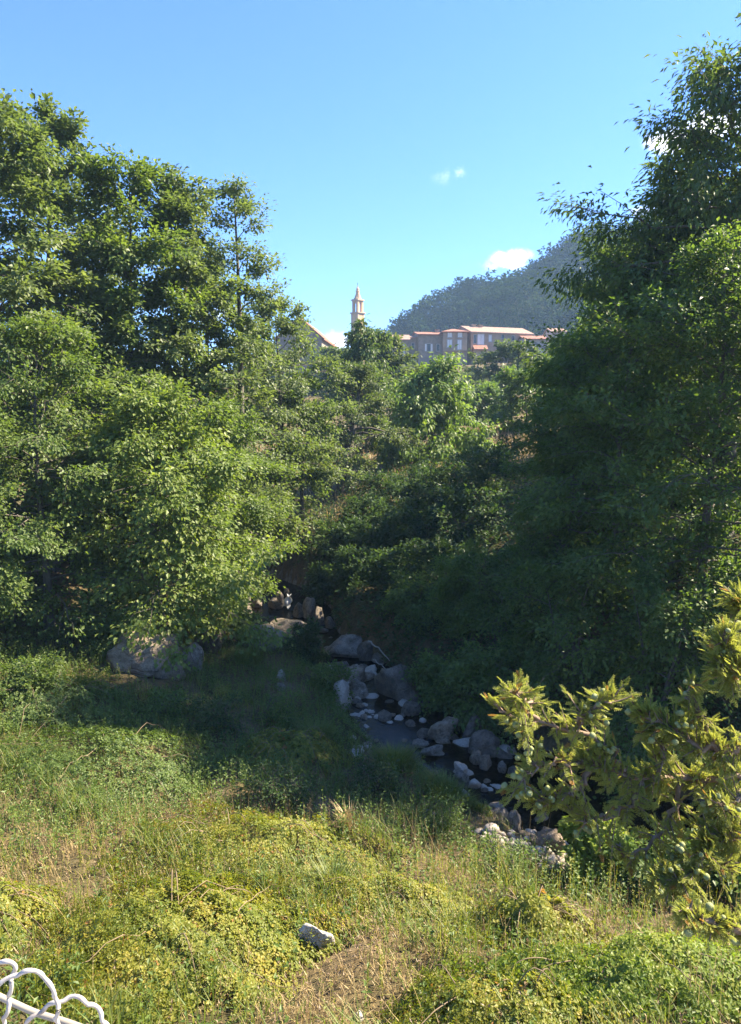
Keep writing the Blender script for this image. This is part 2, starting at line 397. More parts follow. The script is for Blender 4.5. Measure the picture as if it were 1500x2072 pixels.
CP = np.array([
    (0, -30, 5), (-40, -30, 6), (40, -30, 6), (0, 1, 3.4), (0, 4, 2.6), (0, 6, 2.05), (-4, 6, 2.2), (4, 6, 2.1), (-8, 6, 2.6), (0, 9, 1.2), (-4, 10, 1.3), (3, 9, .85), (6, 7.2, 1.5), (10, 6, 1.8),
    (20, 0, 3), (-8, 12, 1.5), (-4, 15, .85), (-1, 13, .6), (1.3, 11.5, .55), (-2.5, 18, .55), (-6, 19, 1.0), (-10, 20, 1.6), (-5, 24, .8), (-8, 27, 1.5), (-14, 16, 2.4), (-20, 25, 4), (-14, 32, 3),
    (-8, 34, 2.2), (5, 15, 1.0), (4, 18, 1.3), (2.4, 20.5, 1.0), (7, 17, 3), (7, 13, 1.2), (10, 12, 2.2), (12, 18, 4.5), (20, 15, 6.5), (22, 8, 5), (2.5, 24, 1.9), (0, 26.5, 1.2), (-1, 30.5, 1.5), (4, 30, 3.2),
    (0, 36, 3.0), (-3.5, 38, 2.4), (8, 36, 4.6), (0, 45, 4.3), (10, 46, 5.2), (-8, 44, 3.7), (20, 30, 7.5), (30, 20, 10), (0, 60, 5.6), (0, 90, 9.5), (0, 120, 14), (20, 150, 18), (-20, 150, 17),
    (0, 180, 18), (-40, 60, 8), (-40, 120, 14), (40, 60, 10), (45, 120, 17), (50, 160, 21), (0, 260, 20), (120, 60, 24), (-120, 60, 20), (150, 200, 30), (-150, 200, 22), (0, 500, 20), (400, 500, 40),
    (-400, 400, 20), (0, 1500, 20), (1500, 1500, 30), (-1500, 1500, 20), (1500, 0, 30), (-1500, 0, 20), (0, -200, 8), (1500, -200, 20), (-1500, -200, 20)], dtype=float)
def _rbf_fit(cp):
    x = cp[:, :2] / 10
    D = np.sqrt(((x[:, None] - x[None]) ** 2).sum(-1) + 0.04)
    n = len(cp)
    A = np.zeros((n + 3, n + 3)); A[:n, :n] = D; A[:n, n] = 1; A[:n, n + 1:] = x; A[n, :n] = 1; A[n + 1:, :n] = x.T
    return np.linalg.solve(A, np.concatenate([cp[:, 2], [0, 0, 0]]))
_W = _rbf_fit(CP)
def ground_z(x, y):
    x = np.asarray(x, dtype=float); y = np.asarray(y, dtype=float)
    p = np.stack([x, y], -1) / 10
    D = np.sqrt(((p[..., None, :] - CP[:, :2] / 10) ** 2).sum(-1) + 0.04)
    z = D @ _W[:len(CP)] + _W[len(CP)] + p @ _W[len(CP) + 1:]
    z = z + 0.09 * sn(x, y, .9) + 0.04 * sn(x, y, 2.7, 2)
    z = np.maximum(z, 0.16)
    d, _ = river(x, y)
    s = np.clip((d + 0.35) / 1.25, 0, 1); s = s * s * (3 - 2 * s)
    return -0.42 + 0.06 * sn(x, y, 2.1, 4) + (z + 0.42) * s

def spaced(lo, hi, step, reach_lo, reach_hi, g=1.17):
    c = list(np.arange(lo, hi + 1e-6, step)); a = step; v = lo; L = []
    while v > reach_lo: a *= g; v -= a; L.append(v)
    a = step; v = hi; R_ = []
    while v < reach_hi: a *= g; v += a; R_.append(v)
    return np.array(L[::-1] + c + R_)
gx = spaced(-13, 13, .24, -2500, 2500); gy = spaced(2, 34, .24, -400, 3500)
GX, GY = np.meshgrid(gx, gy, indexing='ij')
GZ = ground_z(GX, GY)
nx, ny = GX.shape
I = (np.arange(nx - 1)[:, None] * ny + np.arange(ny - 1)[None]).ravel()
gme = mesh_np('ground', np.stack([GX, GY, GZ], -1).reshape(-1, 3), np.stack([I, I + ny, I + ny + 1, I + 1], -1), smooth=True)
gme.materials.append(M['ground']); gme.materials.append(M['bed'])
fc = (GX[:-1, :-1] + .12).ravel(), (GY[:-1, :-1] + .12).ravel()
dr, _ = river(*fc)
gme.polygons.foreach_set('material_index', (dr < 0.12).astype(np.int32))
g = obj('ground', gme); g['kind'] = 'structure'

# water sheet following the stream
a = []; nrv = 60
tt = np.linspace(0, len(RIV) - 1, nrv)
cx = np.interp(tt, np.arange(len(RIV)), RIV[:, 0]); cy = np.interp(tt, np.arange(len(RIV)), RIV[:, 1]); cw = np.interp(tt, np.arange(len(RIV)), RIV[:, 2]) * 1.15 + .7
dx = np.gradient(cx); dy = np.gradient(cy); ll = np.hypot(dx, dy); px, py = -dy / ll, dx / ll
ss = np.linspace(-1, 1, 7)
WV = np.stack([cx[:, None] + px[:, None] * cw[:, None] * ss, cy[:, None] + py[:, None] * cw[:, None] * ss, np.zeros((nrv, 7))], -1)
I = (np.arange(nrv - 1)[:, None] * 7 + np.arange(6)[None]).ravel()
wo = obj('water', mesh_np('water', WV.reshape(-1, 3), np.stack([I, I + 1, I + 8, I + 7], -1)[:, ::-1], smooth=True), M['water'])
wo['kind'] = 'structure'

# ------------------------------------------------------------------ the pine hill
HS = 0.54
def hill_z(x, y):
    x = np.asarray(x) / HS; y = np.asarray(y) / HS
    ridge = 54 + 0.56 * (x - 12) + 6 * np.sin(x / 33.0) + 2.5 * np.sin(x / 11.0 + 1)
    ridge = np.where(x < -30, np.maximum(ridge, -10), ridge)
    ridge = np.where(ridge > 105, 105 + 32 * np.tanh((ridge - 105) / 40), ridge)
    fall = np.where(y < 520, (520 - y) * 0.62, (y - 520) * 0.5) + 7 * np.sin(x / 27. + y / 31.) + 5 * np.sin(x / 13. - y / 17.)
    return 7 + (ridge - fall * 0.85 - 7) * HS
hx = np.linspace(-120, 620, 75) * HS; hy = np.linspace(250, 1100, 80) * HS
HX, HY = np.meshgrid(hx, hy, indexing='ij'); HZ = hill_z(HX, HY)
I = (np.arange(74)[:, None] * 80 + np.arange(79)[None]).ravel()
ho = obj('hill', mesh_np('hill', np.stack([HX, HY, HZ], -1).reshape(-1, 3), np.stack([I, I + 80, I + 81, I + 1], -1), smooth=True), M['hill'])
ho['kind'] = 'structure'
rg = np.random.default_rng(11)
n = 3700
fx = rg.uniform(-25, 320, n) * HS; fy = (542 - 165 * rg.random(n) ** 1.25) * HS
fz = hill_z(fx, fy)
ok = fz > 14
fx, fy, fz = fx[ok], fy[ok], fz[ok]; n = len(fx)
fh = HS * rg.uniform(7, 14, n) * np.where(rg.random(n) < .12, 1.3, 1)
K = 60
q = rg.random((n, K)); az = rg.random((n, K)) * 2 * math.pi
rad = fh[:, None] * .36 * np.sqrt(1 - q ** 2 * .9) * (0.45 + .55 * rg.random((n, K)))
pos = np.stack([fx[:, None] + rad * np.cos(az), fy[:, None] + rad * np.sin(az), fz[:, None] + fh[:, None] * (.32 + .68 * q)], -1).reshape(-1, 3)
out_d = np.stack([np.cos(az), np.sin(az), .2 + .4 * rg.random((n, K))], -1).reshape(-1, 3)
nn = out_d * .4 + np.array([0, 0, 1]) + rg.normal(0, .5, out_d.shape)
Lf = (np.repeat(fh, K) * rg.uniform(.09, .19, n * K))
v1, f1, r1 = leaves(pos, out_d + rg.normal(0, .5, out_d.shape), nn, Lf, Lf * .85, np.repeat(np.clip(.35 + .4 * sn(fx, fy, .09) + rg.normal(0, .18, n), 0, 1), K) * .8 + rg.random(n * K) * .2, LEAF3)
tp = np.stack([np.stack([fx, fy, fz - 1], -1), np.stack([fx, fy, fz + fh * .7], -1)], 1)
ac = Acc(); ac.add(v1, f1, r1)
v2, f2 = tubes(tp, np.stack([fh * .012, fh * .006], -1), 3); ac.add(v2, f2, .95)
fo = obj('pine_forest', ac.mesh('pine_forest'), M['pine']); fo['kind'] = 'stuff'
fo['label'] = 'dense dark pine forest covering the steep hill behind the village'; fo['category'] = 'forest'

# ------------------------------------------------------------------ village
VM = {}
VM['ochre'] = solid_mat('weathered ochre render', [(0.238, 0.165, 0.111), (0.339, 0.242, 0.162), (0.426, 0.314, 0.213)], scale=.9, bump=.3, bscale=6)
VM['grey'] = solid_mat('grey stone wall', [(0.156, 0.126, 0.099), (0.239, 0.194, 0.150), (0.323, 0.263, 0.203)], scale=1.4, bump=.5, bscale=5)
VM['pale'] = solid_mat('pale render', [(.26, .24, .21), (.34, .32, .285), (.42, .39, .35)], scale=.8, bump=.2, bscale=6)
VM['tile'] = solid_mat('terracotta tiles', [(.17, .075, .05), (.25, .115, .075), (.31, .16, .11)], scale=2.2, bump=.6, bscale=9, stretch=(3, .6, 1), bdist=.08)
VM['paletile'] = solid_mat('sun bleached tiles', [(.20, .125, .09), (.27, .175, .13), (.34, .24, .185)], scale=2.2, bump=.6, bscale=9, stretch=(3, .6, 1), bdist=.08)
VM['shutter'] = solid_mat('white shutters', [(.58, .58, .57), (.72, .72, .70)], scale=3)
VM['glass'] = solid_mat('dark window', [(.02, .022, .026), (.04, .045, .05)], scale=2, rough=.15, spec=.5)
VM['greenshut'] = solid_mat('grey shutters', [(.24, .27, .27), (.33, .36, .35)], scale=3)
VM['tower'] = solid_mat('pink tower render', [(0.359, 0.221, 0.115), (0.479, 0.304, 0.163), (0.575, 0.378, 0.212)], scale=.8, bump=.3, bscale=5)
VM['towertrim'] = solid_mat('tower stone trim', [(0.359, 0.252, 0.168), (0.479, 0.347, 0.238)], scale=1.2, bump=.3, bscale=5)

HY0 = 150.0
def hp(u, v, y=HY0):
    p = at_y(u, v, y); return p[0], p[2]

def house(label, u0, u1, v_eave, v_ridge, v_base, y=HY0, depth=8.0, yaw=0.0, wall='ochre', roof='tile', kind='gable', wins=(), chimneys=(), ledge=None, group=None):
    x0, ze = hp(u0, v_eave, y); x1, _ = hp(u1, v_eave, y); zr = hp(u0, v_ridge, y)[1]; zb = hp(u0, v_base, y)[1] - 3
    w = (x1 - x0) / math.cos(yaw); hw_ = w / 2
    t = thing('village_house', label, 'house', ((x0 + x1) / 2, y + math.sin(yaw) * hw_, zb), group, yaw)
    H = ze - zb; rise = (zr - ze)
    ac = Acc()
    if kind == 'gable':        # ridge along local x
        ac.add([[-hw_, 0, 0], [hw_, 0, 0], [hw_, depth, 0], [-hw_, depth, 0], [-hw_, 0, H], [hw_, 0, H], [hw_, depth, H], [-hw_, depth, H], [-hw_, depth / 2, H + rise - .05], [hw_, depth / 2, H + rise - .05]],
               [[0, 1, 5, 4], [2, 3, 7, 6], [4, 5, 9, 8], [6, 7, 8, 9]])
        ac.add([[-hw_, 0, 0], [-hw_, 0, H], [-hw_, depth / 2, H + rise - .05], [-hw_, depth, H], [-hw_, depth, 0]], [[0, 1, 2, 3, 4]])
        ac.add([[hw_, 0, 0], [hw_, depth, 0], [hw_, depth, H], [hw_, depth / 2, H + rise - .05], [hw_, 0, H]], [[0, 1, 2, 3, 4]])
    elif kind == 'gable_y':    # ridge away from the viewer
        ac.add([[-hw_, 0, 0], [hw_, 0, 0], [hw_, 0, H], [0, 0, H + rise - .05], [-hw_, 0, H]], [[0, 1, 2, 3, 4]])
        ac.add([[-hw_, depth, 0], [-hw_, depth, H], [0, depth, H + rise - .05], [hw_, depth, H], [hw_, depth, 0]], [[0, 1, 2, 3, 4]])
        ac.add([[hw_, 0, 0], [hw_, depth, 0], [hw_, depth, H], [hw_, 0, H]], [[0, 1, 2, 3]]); ac.add([[-hw_, 0, 0], [-hw_, 0, H], [-hw_, depth, H], [-hw_, depth, 0]], [[0, 1, 2, 3]])
    else:
        box(ac, -hw_, hw_, 0, depth, 0, H)
    obj('wall', ac.mesh('wall'), VM[wall], t)
    ov = .45; ra = Acc(); th = .22
    def slab_(pts):
        p = np.array(pts, dtype=float); q_ = p + np.array([0, 0, th])
        m_ = len(p)
        ra.add(np.concatenate([p, q_]), [list(range(m_))[::-1]]); ra.f[m_].append(np.array([[i + ra.n - 2 * m_ + m_ for i in range(m_)]]))
        ra.f.setdefault(4, []).append(np.array([[i, (i + 1) % m_, (i + 1) % m_ + m_, i + m_] for i in range(m_)]) + ra.n - 2 * m_)
    k = rise / max(depth / 2, .1)
    if kind == 'gable':
        slab_([[-hw_ - .25, -ov, H - k * ov], [hw_ + .25, -ov, H - k * ov], [hw_ + .25, depth / 2, H + rise], [-hw_ - .25, depth / 2, H + rise]])
        slab_([[hw_ + .25, depth + ov, H - k * ov], [-hw_ - .25, depth + ov, H - k * ov], [-hw_ - .25, depth / 2 + .01, H + rise], [hw_ + .25, depth / 2 + .01, H + rise]])
    elif kind == 'gable_y':
        k = rise / hw_
        slab_([[hw_ + ov, -.3, H - k * ov], [hw_ + ov, depth + .3, H - k * ov], [.005, depth + .3, H + rise], [.005, -.3, H + rise]])
        slab_([[-hw_ - ov, depth + .3, H - k * ov], [-hw_ - ov, -.3, H - k * ov], [-.005, -.3, H + rise], [-.005, depth + .3, H + rise]])
    else:                      # hip
        a_ = [[-hw_ - ov, -ov, H], [hw_ + ov, -ov, H], [hw_ + ov, depth + ov, H], [-hw_ - ov, depth + ov, H]]; rl = max(hw_ - depth / 2, .2)
        r0, r1_ = [-rl, depth / 2, H + rise], [rl, depth / 2, H + rise]
        ra.add(a_ + [r0, r1_], [[0, 1, 5, 4], [2, 3, 4, 5]]); ra.add([a_[1], a_[2], r1_], [[0, 1, 2]]); ra.add([a_[3], a_[0], r0], [[0, 1, 2]])
        box(ra, -hw_ - ov, hw_ + ov, -ov, depth + ov, H - .18, H - .004)
    ro = obj('roof', ra.mesh('roof'), VM[roof], t)
    for (cu, ch) in chimneys:
        xc = hp(cu, v_ridge, y)[0] - (x0 + x1) / 2
        c_ = Acc(); box(c_, xc - .35, xc + .35, depth / 2 - .9, depth / 2 - .2, H + rise * .7, H + rise + ch); box(c_, xc - .45, xc + .45, depth / 2 - 1.0, depth / 2 - .1, H + rise + ch + .003, H + rise + ch + .14)
        obj('chimney', c_.mesh('chimney'), VM['ochre'], ro)
    for (wu, wv, ww, wh, kd) in wins:
        xw, zw = hp(wu, wv, y); xw = (xw - (x0 + x1) / 2) / math.cos(yaw); zw -= zb
        a2, b2 = ww * .0495, wh * .0495
        f_ = Acc()
        for (p0, p1, r0, r1_) in ((-a2 - .12, -a2, -b2, b2), (a2, a2 + .12, -b2, b2)): box(f_, xw + p0, xw + p1, -.07, .05, zw + r0, zw + r1_)
        box(f_, xw - a2 - .16, xw + a2 + .16, -.12, .05, zw - b2 - .14, zw - b2 - .002); box(f_, xw - a2 - .14, xw + a2 + .14, -.08, .05, zw + b2 + .002, zw + b2 + .14)
        wd = obj('window', f_.mesh('window'), VM['pale'], t)
        if kd == 'shut' or kd == 'green':
            for sgn in (-1, 1):
                s_ = Acc(); box(s_, xw + min(0, sgn * a2) + .02, xw + max(0, sgn * a2) - .02, -.05, -.012, zw - b2 + .01, zw + b2 - .01)
                for zz in np.arange(zw - b2 + .12, zw + b2 - .1, .16): box(s_, xw + min(0, sgn * a2) + .07, xw + max(0, sgn * a2) - .07, -.07, -.0515, zz, zz + .09)
                obj('shutter', s_.mesh('shutter'), VM['shutter' if kd == 'shut' else 'greenshut'], wd)
        else:
            s_ = Acc(); box(s_, xw - a2, xw + a2, -.012, .03, zw - b2, zw + b2); obj('pane', s_.mesh('pane'), VM['glass'], wd)
            if kd == 'open':
                for sgn in (-1, 1):
                    s_ = Acc(); xo = xw + sgn * (a2 + .15 + a2 / 2); box(s_, xo - a2 / 2, xo + a2 / 2, -.055, -.012, zw - b2, zw + b2); obj('shutter', s_.mesh('shutter'), VM['shutter'], wd)
    if ledge:
        zl = hp(u0, ledge, y)[1] - zb
        l_ = Acc(); box(l_, -hw_ + .05, hw_ - .05, -.5, -.004, zl - .12, zl + .12); obj('ledge', l_.mesh('ledge'), VM['ochre'], t)
    return t

G_V = 'houses along the village ridge'
house('low grey house with faded roof at the left end of the village row', 797, 828, 688, 675, 735, y=146, wall='grey', roof='paletile', wins=((815, 706, 7, 16, 'shut'), (815, 723, 7, 9, 'shut')), group=G_V)
house('narrow set-back house with a thin roof edge between two grey houses', 826, 850, 684, 679, 735, y=149, depth=5, wall='grey', roof='paletile', wins=((836, 700, 5, 10, 'glass'),), group=G_V)
house('grey stone house with two dark shuttered windows left of the hip roof', 847, 896, 677.5, 669, 735, y=148, yaw=.12, wall='grey', roof='tile', wins=((868, 703, 6, 14, 'open'), (887, 703, 5, 12, 'glass')), chimneys=((893, .5),), group=G_V)
house('tall house with a terracotta hip roof and rows of white shutters', 897, 946, 671, 660.5, 738, y=147, depth=8, kind='hip', wall='ochre', wins=((910.5, 677.5, 8, 9, 'shut'), (931, 677.5, 8, 9, 'shut'), (910, 695, 9, 14, 'shut'), (930, 698, 8, 19, 'shut'), (931, 719, 4.5, 10, 'glass'), (911, 721, 7, 10, 'green')), ledge=709, group=G_V)
house('longest village house with a broad bleached roof and large white shutters', 954, 1086, 672, 656, 735, y=148.5, depth=9, yaw=.30, wall='ochre', roof='paletile', wins=((974, 686, 14, 20, 'shut'), (962, 686, 6, 16, 'glass'), (994, 683, 6, 13, 'shut'), (1021, 679, 5, 7, 'glass'), (1044, 681, 5, 8, 'glass')), chimneys=((975, .35), (990, .3)), group=G_V)
house('small lean-to with a tiny pink roof below the longest house', 962, 985, 707, 699, 738, y=145, depth=3.5, wall='ochre', roof='tile', wins=((973, 720, 5, 9, 'glass'),), group=G_V)
house('low pale house with a red roof right of the longest house', 1062, 1106, 687, 677, 715, y=146, wall='pale', roof='tile', wins=((1085, 700, 6, 10, 'green'),), group=G_V)
house('small pale-roofed house at the right end of the village row', 1118, 1146, 672, 661.5, 700, y=152, wall='pale', roof='paletile', wins=((1131, 682, 6, 9, 'glass'),), group=G_V)
house('big stone gabled building standing half hidden behind the thin tall tree', 560, 652, 684, 644, 740, y=118, depth=16, yaw=-.10, kind='gable_y', wall='grey', roof='tile', wins=((636, 712, 6, 12, 'glass'), (604, 690, 7, 12, 'glass')))

def tower():
    y = 225.0; sc = y / 1507.0
    xc, ztop = hp(724, 577, y); zb = ground_z(xc, y) - 1
    def z(v): return hp(724, v, y)[1]
    t = thing('church_tower', 'slender pink church bell tower with a tapering spire above the treetops', 'tower', (xc, y, 0), rotz=math.radians(47))
    hs = 1.32
    a_ = Acc(); box(a_, -hs, hs, -hs, hs, zb, z(634.5)); obj('shaft', a_.mesh('shaft'), VM['tower'], t)
    for k_, (dx_, dy_) in enumerate([(-1, -1), (1, -1), (1, 1), (-1, 1)]):   # corner pilasters of the shaft
        p_ = Acc(); cx_, cy_ = dx_ * (hs - .2), dy_ * (hs - .2); box(p_, cx_ - .28, cx_ + .28, cy_ - .28, cy_ + .28, zb, z(636)); obj('pilaster', p_.mesh('pilaster'), VM['towertrim'], t)
    c_ = Acc(); box(c_, -hs - .35, hs + .35, -hs - .35, hs + .35, z(634.4), z(632.5)); box(c_, -hs - .2, hs + .2, -hs - .2, hs + .2, z(636), z(634.45)); obj('cornice', c_.mesh('cornice'), VM['towertrim'], t)
    # open belfry: four corner piers carrying arches
    b0, b1 = z(632.45), z(609)
    hb = 1.12
    for dx_, dy_ in [(-1, -1), (1, -1), (1, 1), (-1, 1)]:
        p_ = Acc(); cx_, cy_ = dx_ * (hb - .3), dy_ * (hb - .3); box(p_, cx_ - .34, cx_ + .34, cy_ - .34, cy_ + .34, b0, b1); obj('belfry_pier', p_.mesh('belfry_pier'), VM['tower'], t)
    for k_ in range(4):
        ar = Acc(); na = 8; zt = b1 - .05; zs = b1 - 1.15; ri = .46
        th = np.linspace(0, math.pi, na + 1)
        xi, zi = -ri * np.cos(th), zs + ri * 1.3 * np.sin(th)
        for i in range(na):
            ar.add([[xi[i], -hb + .12, zi[i]], [xi[i + 1], -hb + .12, zi[i + 1]], [xi[i + 1], -hb + .12, zt], [xi[i], -hb + .12, zt],
                    [xi[i], -hb + .5, zi[i]], [xi[i + 1], -hb + .5, zi[i + 1]], [xi[i + 1], -hb + .5, zt], [xi[i], -hb + .5, zt]], BOXF)
        o_ = obj('belfry_arch', ar.mesh('belfry_arch'), VM['tower'], t); o_.rotation_euler = (0, 0, k_ * math.pi / 2)
    core = Acc(); box(core, -.25, .25, -.25, .25, b0, b1); obj('bell_frame', core.mesh('bell_frame'), VM['towertrim'], t)
    c_ = Acc(); box(c_, -1.42, 1.42, -1.42, 1.42, z(608.9), z(606.6)); box(c_, -1.25, 1.25, -1.25, 1.25, z(606.55), z(605.6)); obj('upper_cornice', c_.mesh('upper_cornice'), VM['towertrim'], t)
    # concave spire, lantern and finial
    prof = [(605.5, 1.18), (602, .92), (598, .72), (594, .55), (591, .48), (590.5, .62), (589.5, .62), (589, .44), (585.5, .40), (585, .5), (584, .48), (582, .18), (578.5, .10), (577, .04)]
    sp = Acc(); m_ = 8; ang = np.arange(m_) * 2 * math.pi / m_ + math.pi / 8
    rings = np.array([[[r_ * 1.08 * math.cos(q_), r_ * 1.08 * math.sin(q_), z(v_)] for q_ in ang] for v_, r_ in prof])
    ff = [[i * m_ + j, i * m_ + (j + 1) % m_, (i + 1) * m_ + (j + 1) % m_, (i + 1) * m_ + j] for i in range(len(prof) - 1) for j in range(m_)]
    sp.add(rings.reshape(-1, 3), ff); obj('spire', sp.mesh('spire'), VM['tower'], t)
    x_ = Acc(); zt = z(577.2); box(x_, -.04, .04, -.04, .04, zt - .2, zt + .75); box(x_, -.25, -.041, -.035, .035, zt + .38, zt + .46); box(x_, .041, .25, -.035, .035, zt + .38, zt + .46); obj('cross', x_.mesh('cross'), VM['glass'], t)
tower()

# ------------------------------------------------------------------ trees
def prof_cone(q): return np.power(1 - q, .75) * (.5 + .5 * np.minimum(1, q / .18)) + .04
def prof_alder(q): return np.power(1 - q, .42) * (.7 + .3 * np.minimum(1, q / .15)) + .05
def prof_dome(q): return np.power(np.sin(math.pi * np.clip(q * .80 + .17, 0, 1)), .75) + .05
def prof_chest(q): return np.power(1 - q, .6) * (.75 + .25 * np.minimum(1, q / .2)) + .08
def prof_bush(q): return np.sqrt(np.maximum(1 - q ** 2.2, 0)) * (.8 + .2 * np.minimum(1, q / .2)) + .05

def tree(name, label, cat, x, y, H, R, nleaf, mat, seed, prof=prof_cone, t0=.12, nb=44, ns=9, leaf=.085, lw=.72, lean=(0, 0), droop=.22, rise=(-2, 50), sig=.13, hang=.35, trunk_r=None, group=None,
         bias=None, shape=LEAF4, zb=None, bark='bark', stems=1, blen=.5):
    rg = np.random.default_rng(seed)
    z0 = float(ground_z(x, y)) if zb is None else zb
    H = H / (1 + .75 * R / H * (prof(np.array(1.0)) + .12))
    t = thing(name, label, cat, (x, y, z0), group)
    ac = Acc(); LV = []; trunk_r = trunk_r or H * .012 + .03
    sec_all, secd_all = [], []
    for st in range(stems):
        K = 12; s = np.linspace(0, 1, K)
        sl = np.array(lean) if stems == 1 else np.array(lean) + np.array([math.cos(st * 2.4), math.sin(st * 2.4)]) * R * .45
        Hs = H * (1 if st == 0 else rg.uniform(.75, .95))
        tr = np.stack([sl[0] * s ** 1.3 + .05 * R * np.sin(5 * s + seed) * s, sl[1] * s ** 1.3 + .05 * R * np.sin(4 * s + 2 * seed) * s, Hs * s], -1)
        tr[0, 2] = -.3
        rr = trunk_r * (1 - s * .93) * (1 + .5 * np.exp(-s * 18)) / (1 if stems == 1 else 1.5)
        v, f = tubes(tr[None], rr[None], 8); ac.add(v, f)
        nbs = max(6, nb // stems)
        tb = t0 + (.985 - t0) * (np.arange(nbs) + rg.random(nbs)) / nbs
        q = (tb - t0) / (1 - t0)
        az = np.arange(nbs) * 2.39996 + rg.normal(0, .5, nbs) + seed
        ln = R * prof(q) * rg.uniform(.62, 1.18, nbs)
        if bias is not None:
            c = np.cos(az) * bias[0] + np.sin(az) * bias[1]; ln = ln * (1 + c)
        if stems > 1: ln = ln * .75
        e = np.radians(rise[0] + (rise[1] - rise[0]) * q + rg.normal(0, 9, nbs))
        org = np.stack([np.interp(tb, s, tr[:, i]) for i in range(3)], -1)
        KP = 7; sp = np.linspace(0, 1, KP)
        hd = np.stack([np.cos(az), np.sin(az), np.zeros(nbs)], -1)
        wob = rg.normal(0, .05, (nbs, KP, 3)) * ln[:, None, None] * sp[None, :, None]
        P = org[:, None] + ln[:, None, None] * (sp[None, :, None] * np.cos(e)[:, None, None] * hd[:, None] + np.array([0, 0, 1.]) * (sp[None, :, None] * np.sin(e)[:, None, None] - droop * (sp ** 2)[None, :, None])) + wob
        br = (trunk_r * .34 * (1 - .8 * tb))[:, None] * (1 - .85 * sp)[None] * np.clip(ln / R + .3, .3, 1)[:, None]
        v, f = tubes(P, np.maximum(br, .006), 5); ac.add(v, f)
        # secondary twigs
        ii = np.repeat(np.arange(nbs), ns); n2 = len(ii)
        u = rg.uniform(.22, 1.0, n2); u[::ns] = 1.0
        k = np.minimum((u * (KP - 1)).astype(int), KP - 2); fr = u * (KP - 1) - k
        o2 = P[ii, k] * (1 - fr)[:, None] + P[ii, k + 1] * fr[:, None]
        bd = nrm(P[ii, k + 1] - P[ii, k])
        sd = rg.choice([-1, 1], n2) * np.radians(rg.uniform(15, 75, n2)); sd[::ns] *= .2
        d2 = np.stack([bd[:, 0] * np.cos(sd) - bd[:, 1] * np.sin(sd), bd[:, 0] * np.sin(sd) + bd[:, 1] * np.cos(sd), bd[:, 2] + rg.normal(.05, .25, n2)], -1)
        d2 = nrm(d2)
        l2 = ln[ii] * blen * (1.15 - u) * rg.uniform(.6, 1.2, n2) + R * .10
        ks = np.linspace(0, 1, 3)
        Q = o2[:, None] + l2[:, None, None] * (ks[None, :, None] * d2[:, None] + np.array([0, 0, -1.]) * droop * .6 * (ks ** 2)[None, :, None])
        QT, lt = (Q[::3], l2[::3]) if shape is LEAF3 else (Q, l2)
        v, f = tubes(QT, np.maximum(.012 * (1 - .7 * ks)[None] * np.clip(lt, .2, 1.5)[:, None], .003), 3); ac.add(v, f)
        sec_all.append(Q); secd_all.append(d2)
    Q = np.concatenate(sec_all); d2 = np.concatenate(secd_all)
    ql = np.linalg.norm(Q[:, 2] - Q[:, 0], axis=-1)
    clump = rg.gamma(2.2, 1, len(Q)); w = ql * clump; w /= w.sum()
    idx = rg.choice(len(Q), nleaf, p=w)
    u = rg.random(nleaf) ** .8 * 1.08
    k = np.clip((u * 2).astype(int), 0, 1); fr = u * 2 - k
    pos = Q[idx, k] * (1 - fr)[:, None] + Q[idx, k + 1] * fr[:, None]
    off = rg.normal(0, 1, (nleaf, 3)) * np.array([1, 1, .7]) * sig
    pos = pos + off
    cen = np.array([0, 0, H * .45]); outw = nrm((pos - cen) * np.array([1, 1, .6]))
    d = d2[idx] * .6 + nrm(off) * .6 + rg.normal(0, .35, (nleaf, 3)) + np.array([0, 0, -hang])
    nn = np.array([0, 0, .75]) + outw * .45 + rg.normal(0, .38, (nleaf, 3))
    L = leaf * rg.uniform(.6, 1.3, nleaf)
    base = rg.random(len(Q))
    v, f, r = leaves(pos, d, nn, L, L * lw, np.clip(base[idx] * .5 + rg.random(nleaf) * .5, 0, 1), shape)
    obj('trunk', ac.mesh('trunk', True), M[bark], t)
    cr = obj('crown', mesh_np('crown', v, f, r), M[mat], t); cr['kind'] = 'stuff'
    return t

def px(u, y): return (u - 750) / 1507.0 * (y * .9925 + .5)
def top(v, y, x): return at_y(750, v, y)[2] - float(ground_z(x, y))
def tree_at(name, label, cat, u, y, vtop, R, nleaf, mat, seed, **k):
    x = px(u, y); return tree(name, label, cat, x, y, top(vtop, y, x), R, nleaf, mat, seed, **k)

L_ = 'tall trees on the left bank'
tree_at('alder_tree', 'tallest grey-green tree rising at the left picture edge', 'tree', 25, 22, 185, 3.9, 37000, 'alder2', 1, prof=prof_alder, leaf=.16, blen=.6, group=L_, nb=54, rise=(0, 60))
tree_at('alder_tree', 'tall tree with twin pointed tops just right of the tallest left-edge tree', 'tree', 120, 25, 215, 3.9, 37000, 'alder2', 2, prof=prof_alder, leaf=.16, blen=.6, group=L_, nb=54, rise=(0, 62), lean=(.3, 0))
tree_at('alder_tree', 'broad tree with a layered rounded top in the middle of the left tree wall', 'tree', 280, 25, 330, 3.7, 37000, 'alder', 3, prof=prof_alder, leaf=.155, blen=.6, group=L_, nb=52, rise=(0, 58))
tree_at('alder_tree', 'leafy tree filling the wall between the layered tree and the thin airy one', 'tree', 385, 26.5, 362, 3.4, 32000, 'alder2', 4, prof=prof_alder, leaf=.155, blen=.6, group=L_, nb=46, rise=(0, 58))
tree_at('alder_tree', 'thin airy tree with a dark straight trunk and open branches against the sky', 'tree', 490, 28, 345, 2.7, 20000, 'alder2', 5, prof=prof_alder, leaf=.13, group=L_, nb=38, ns=7, rise=(5, 40), sig=.16, t0=.2)
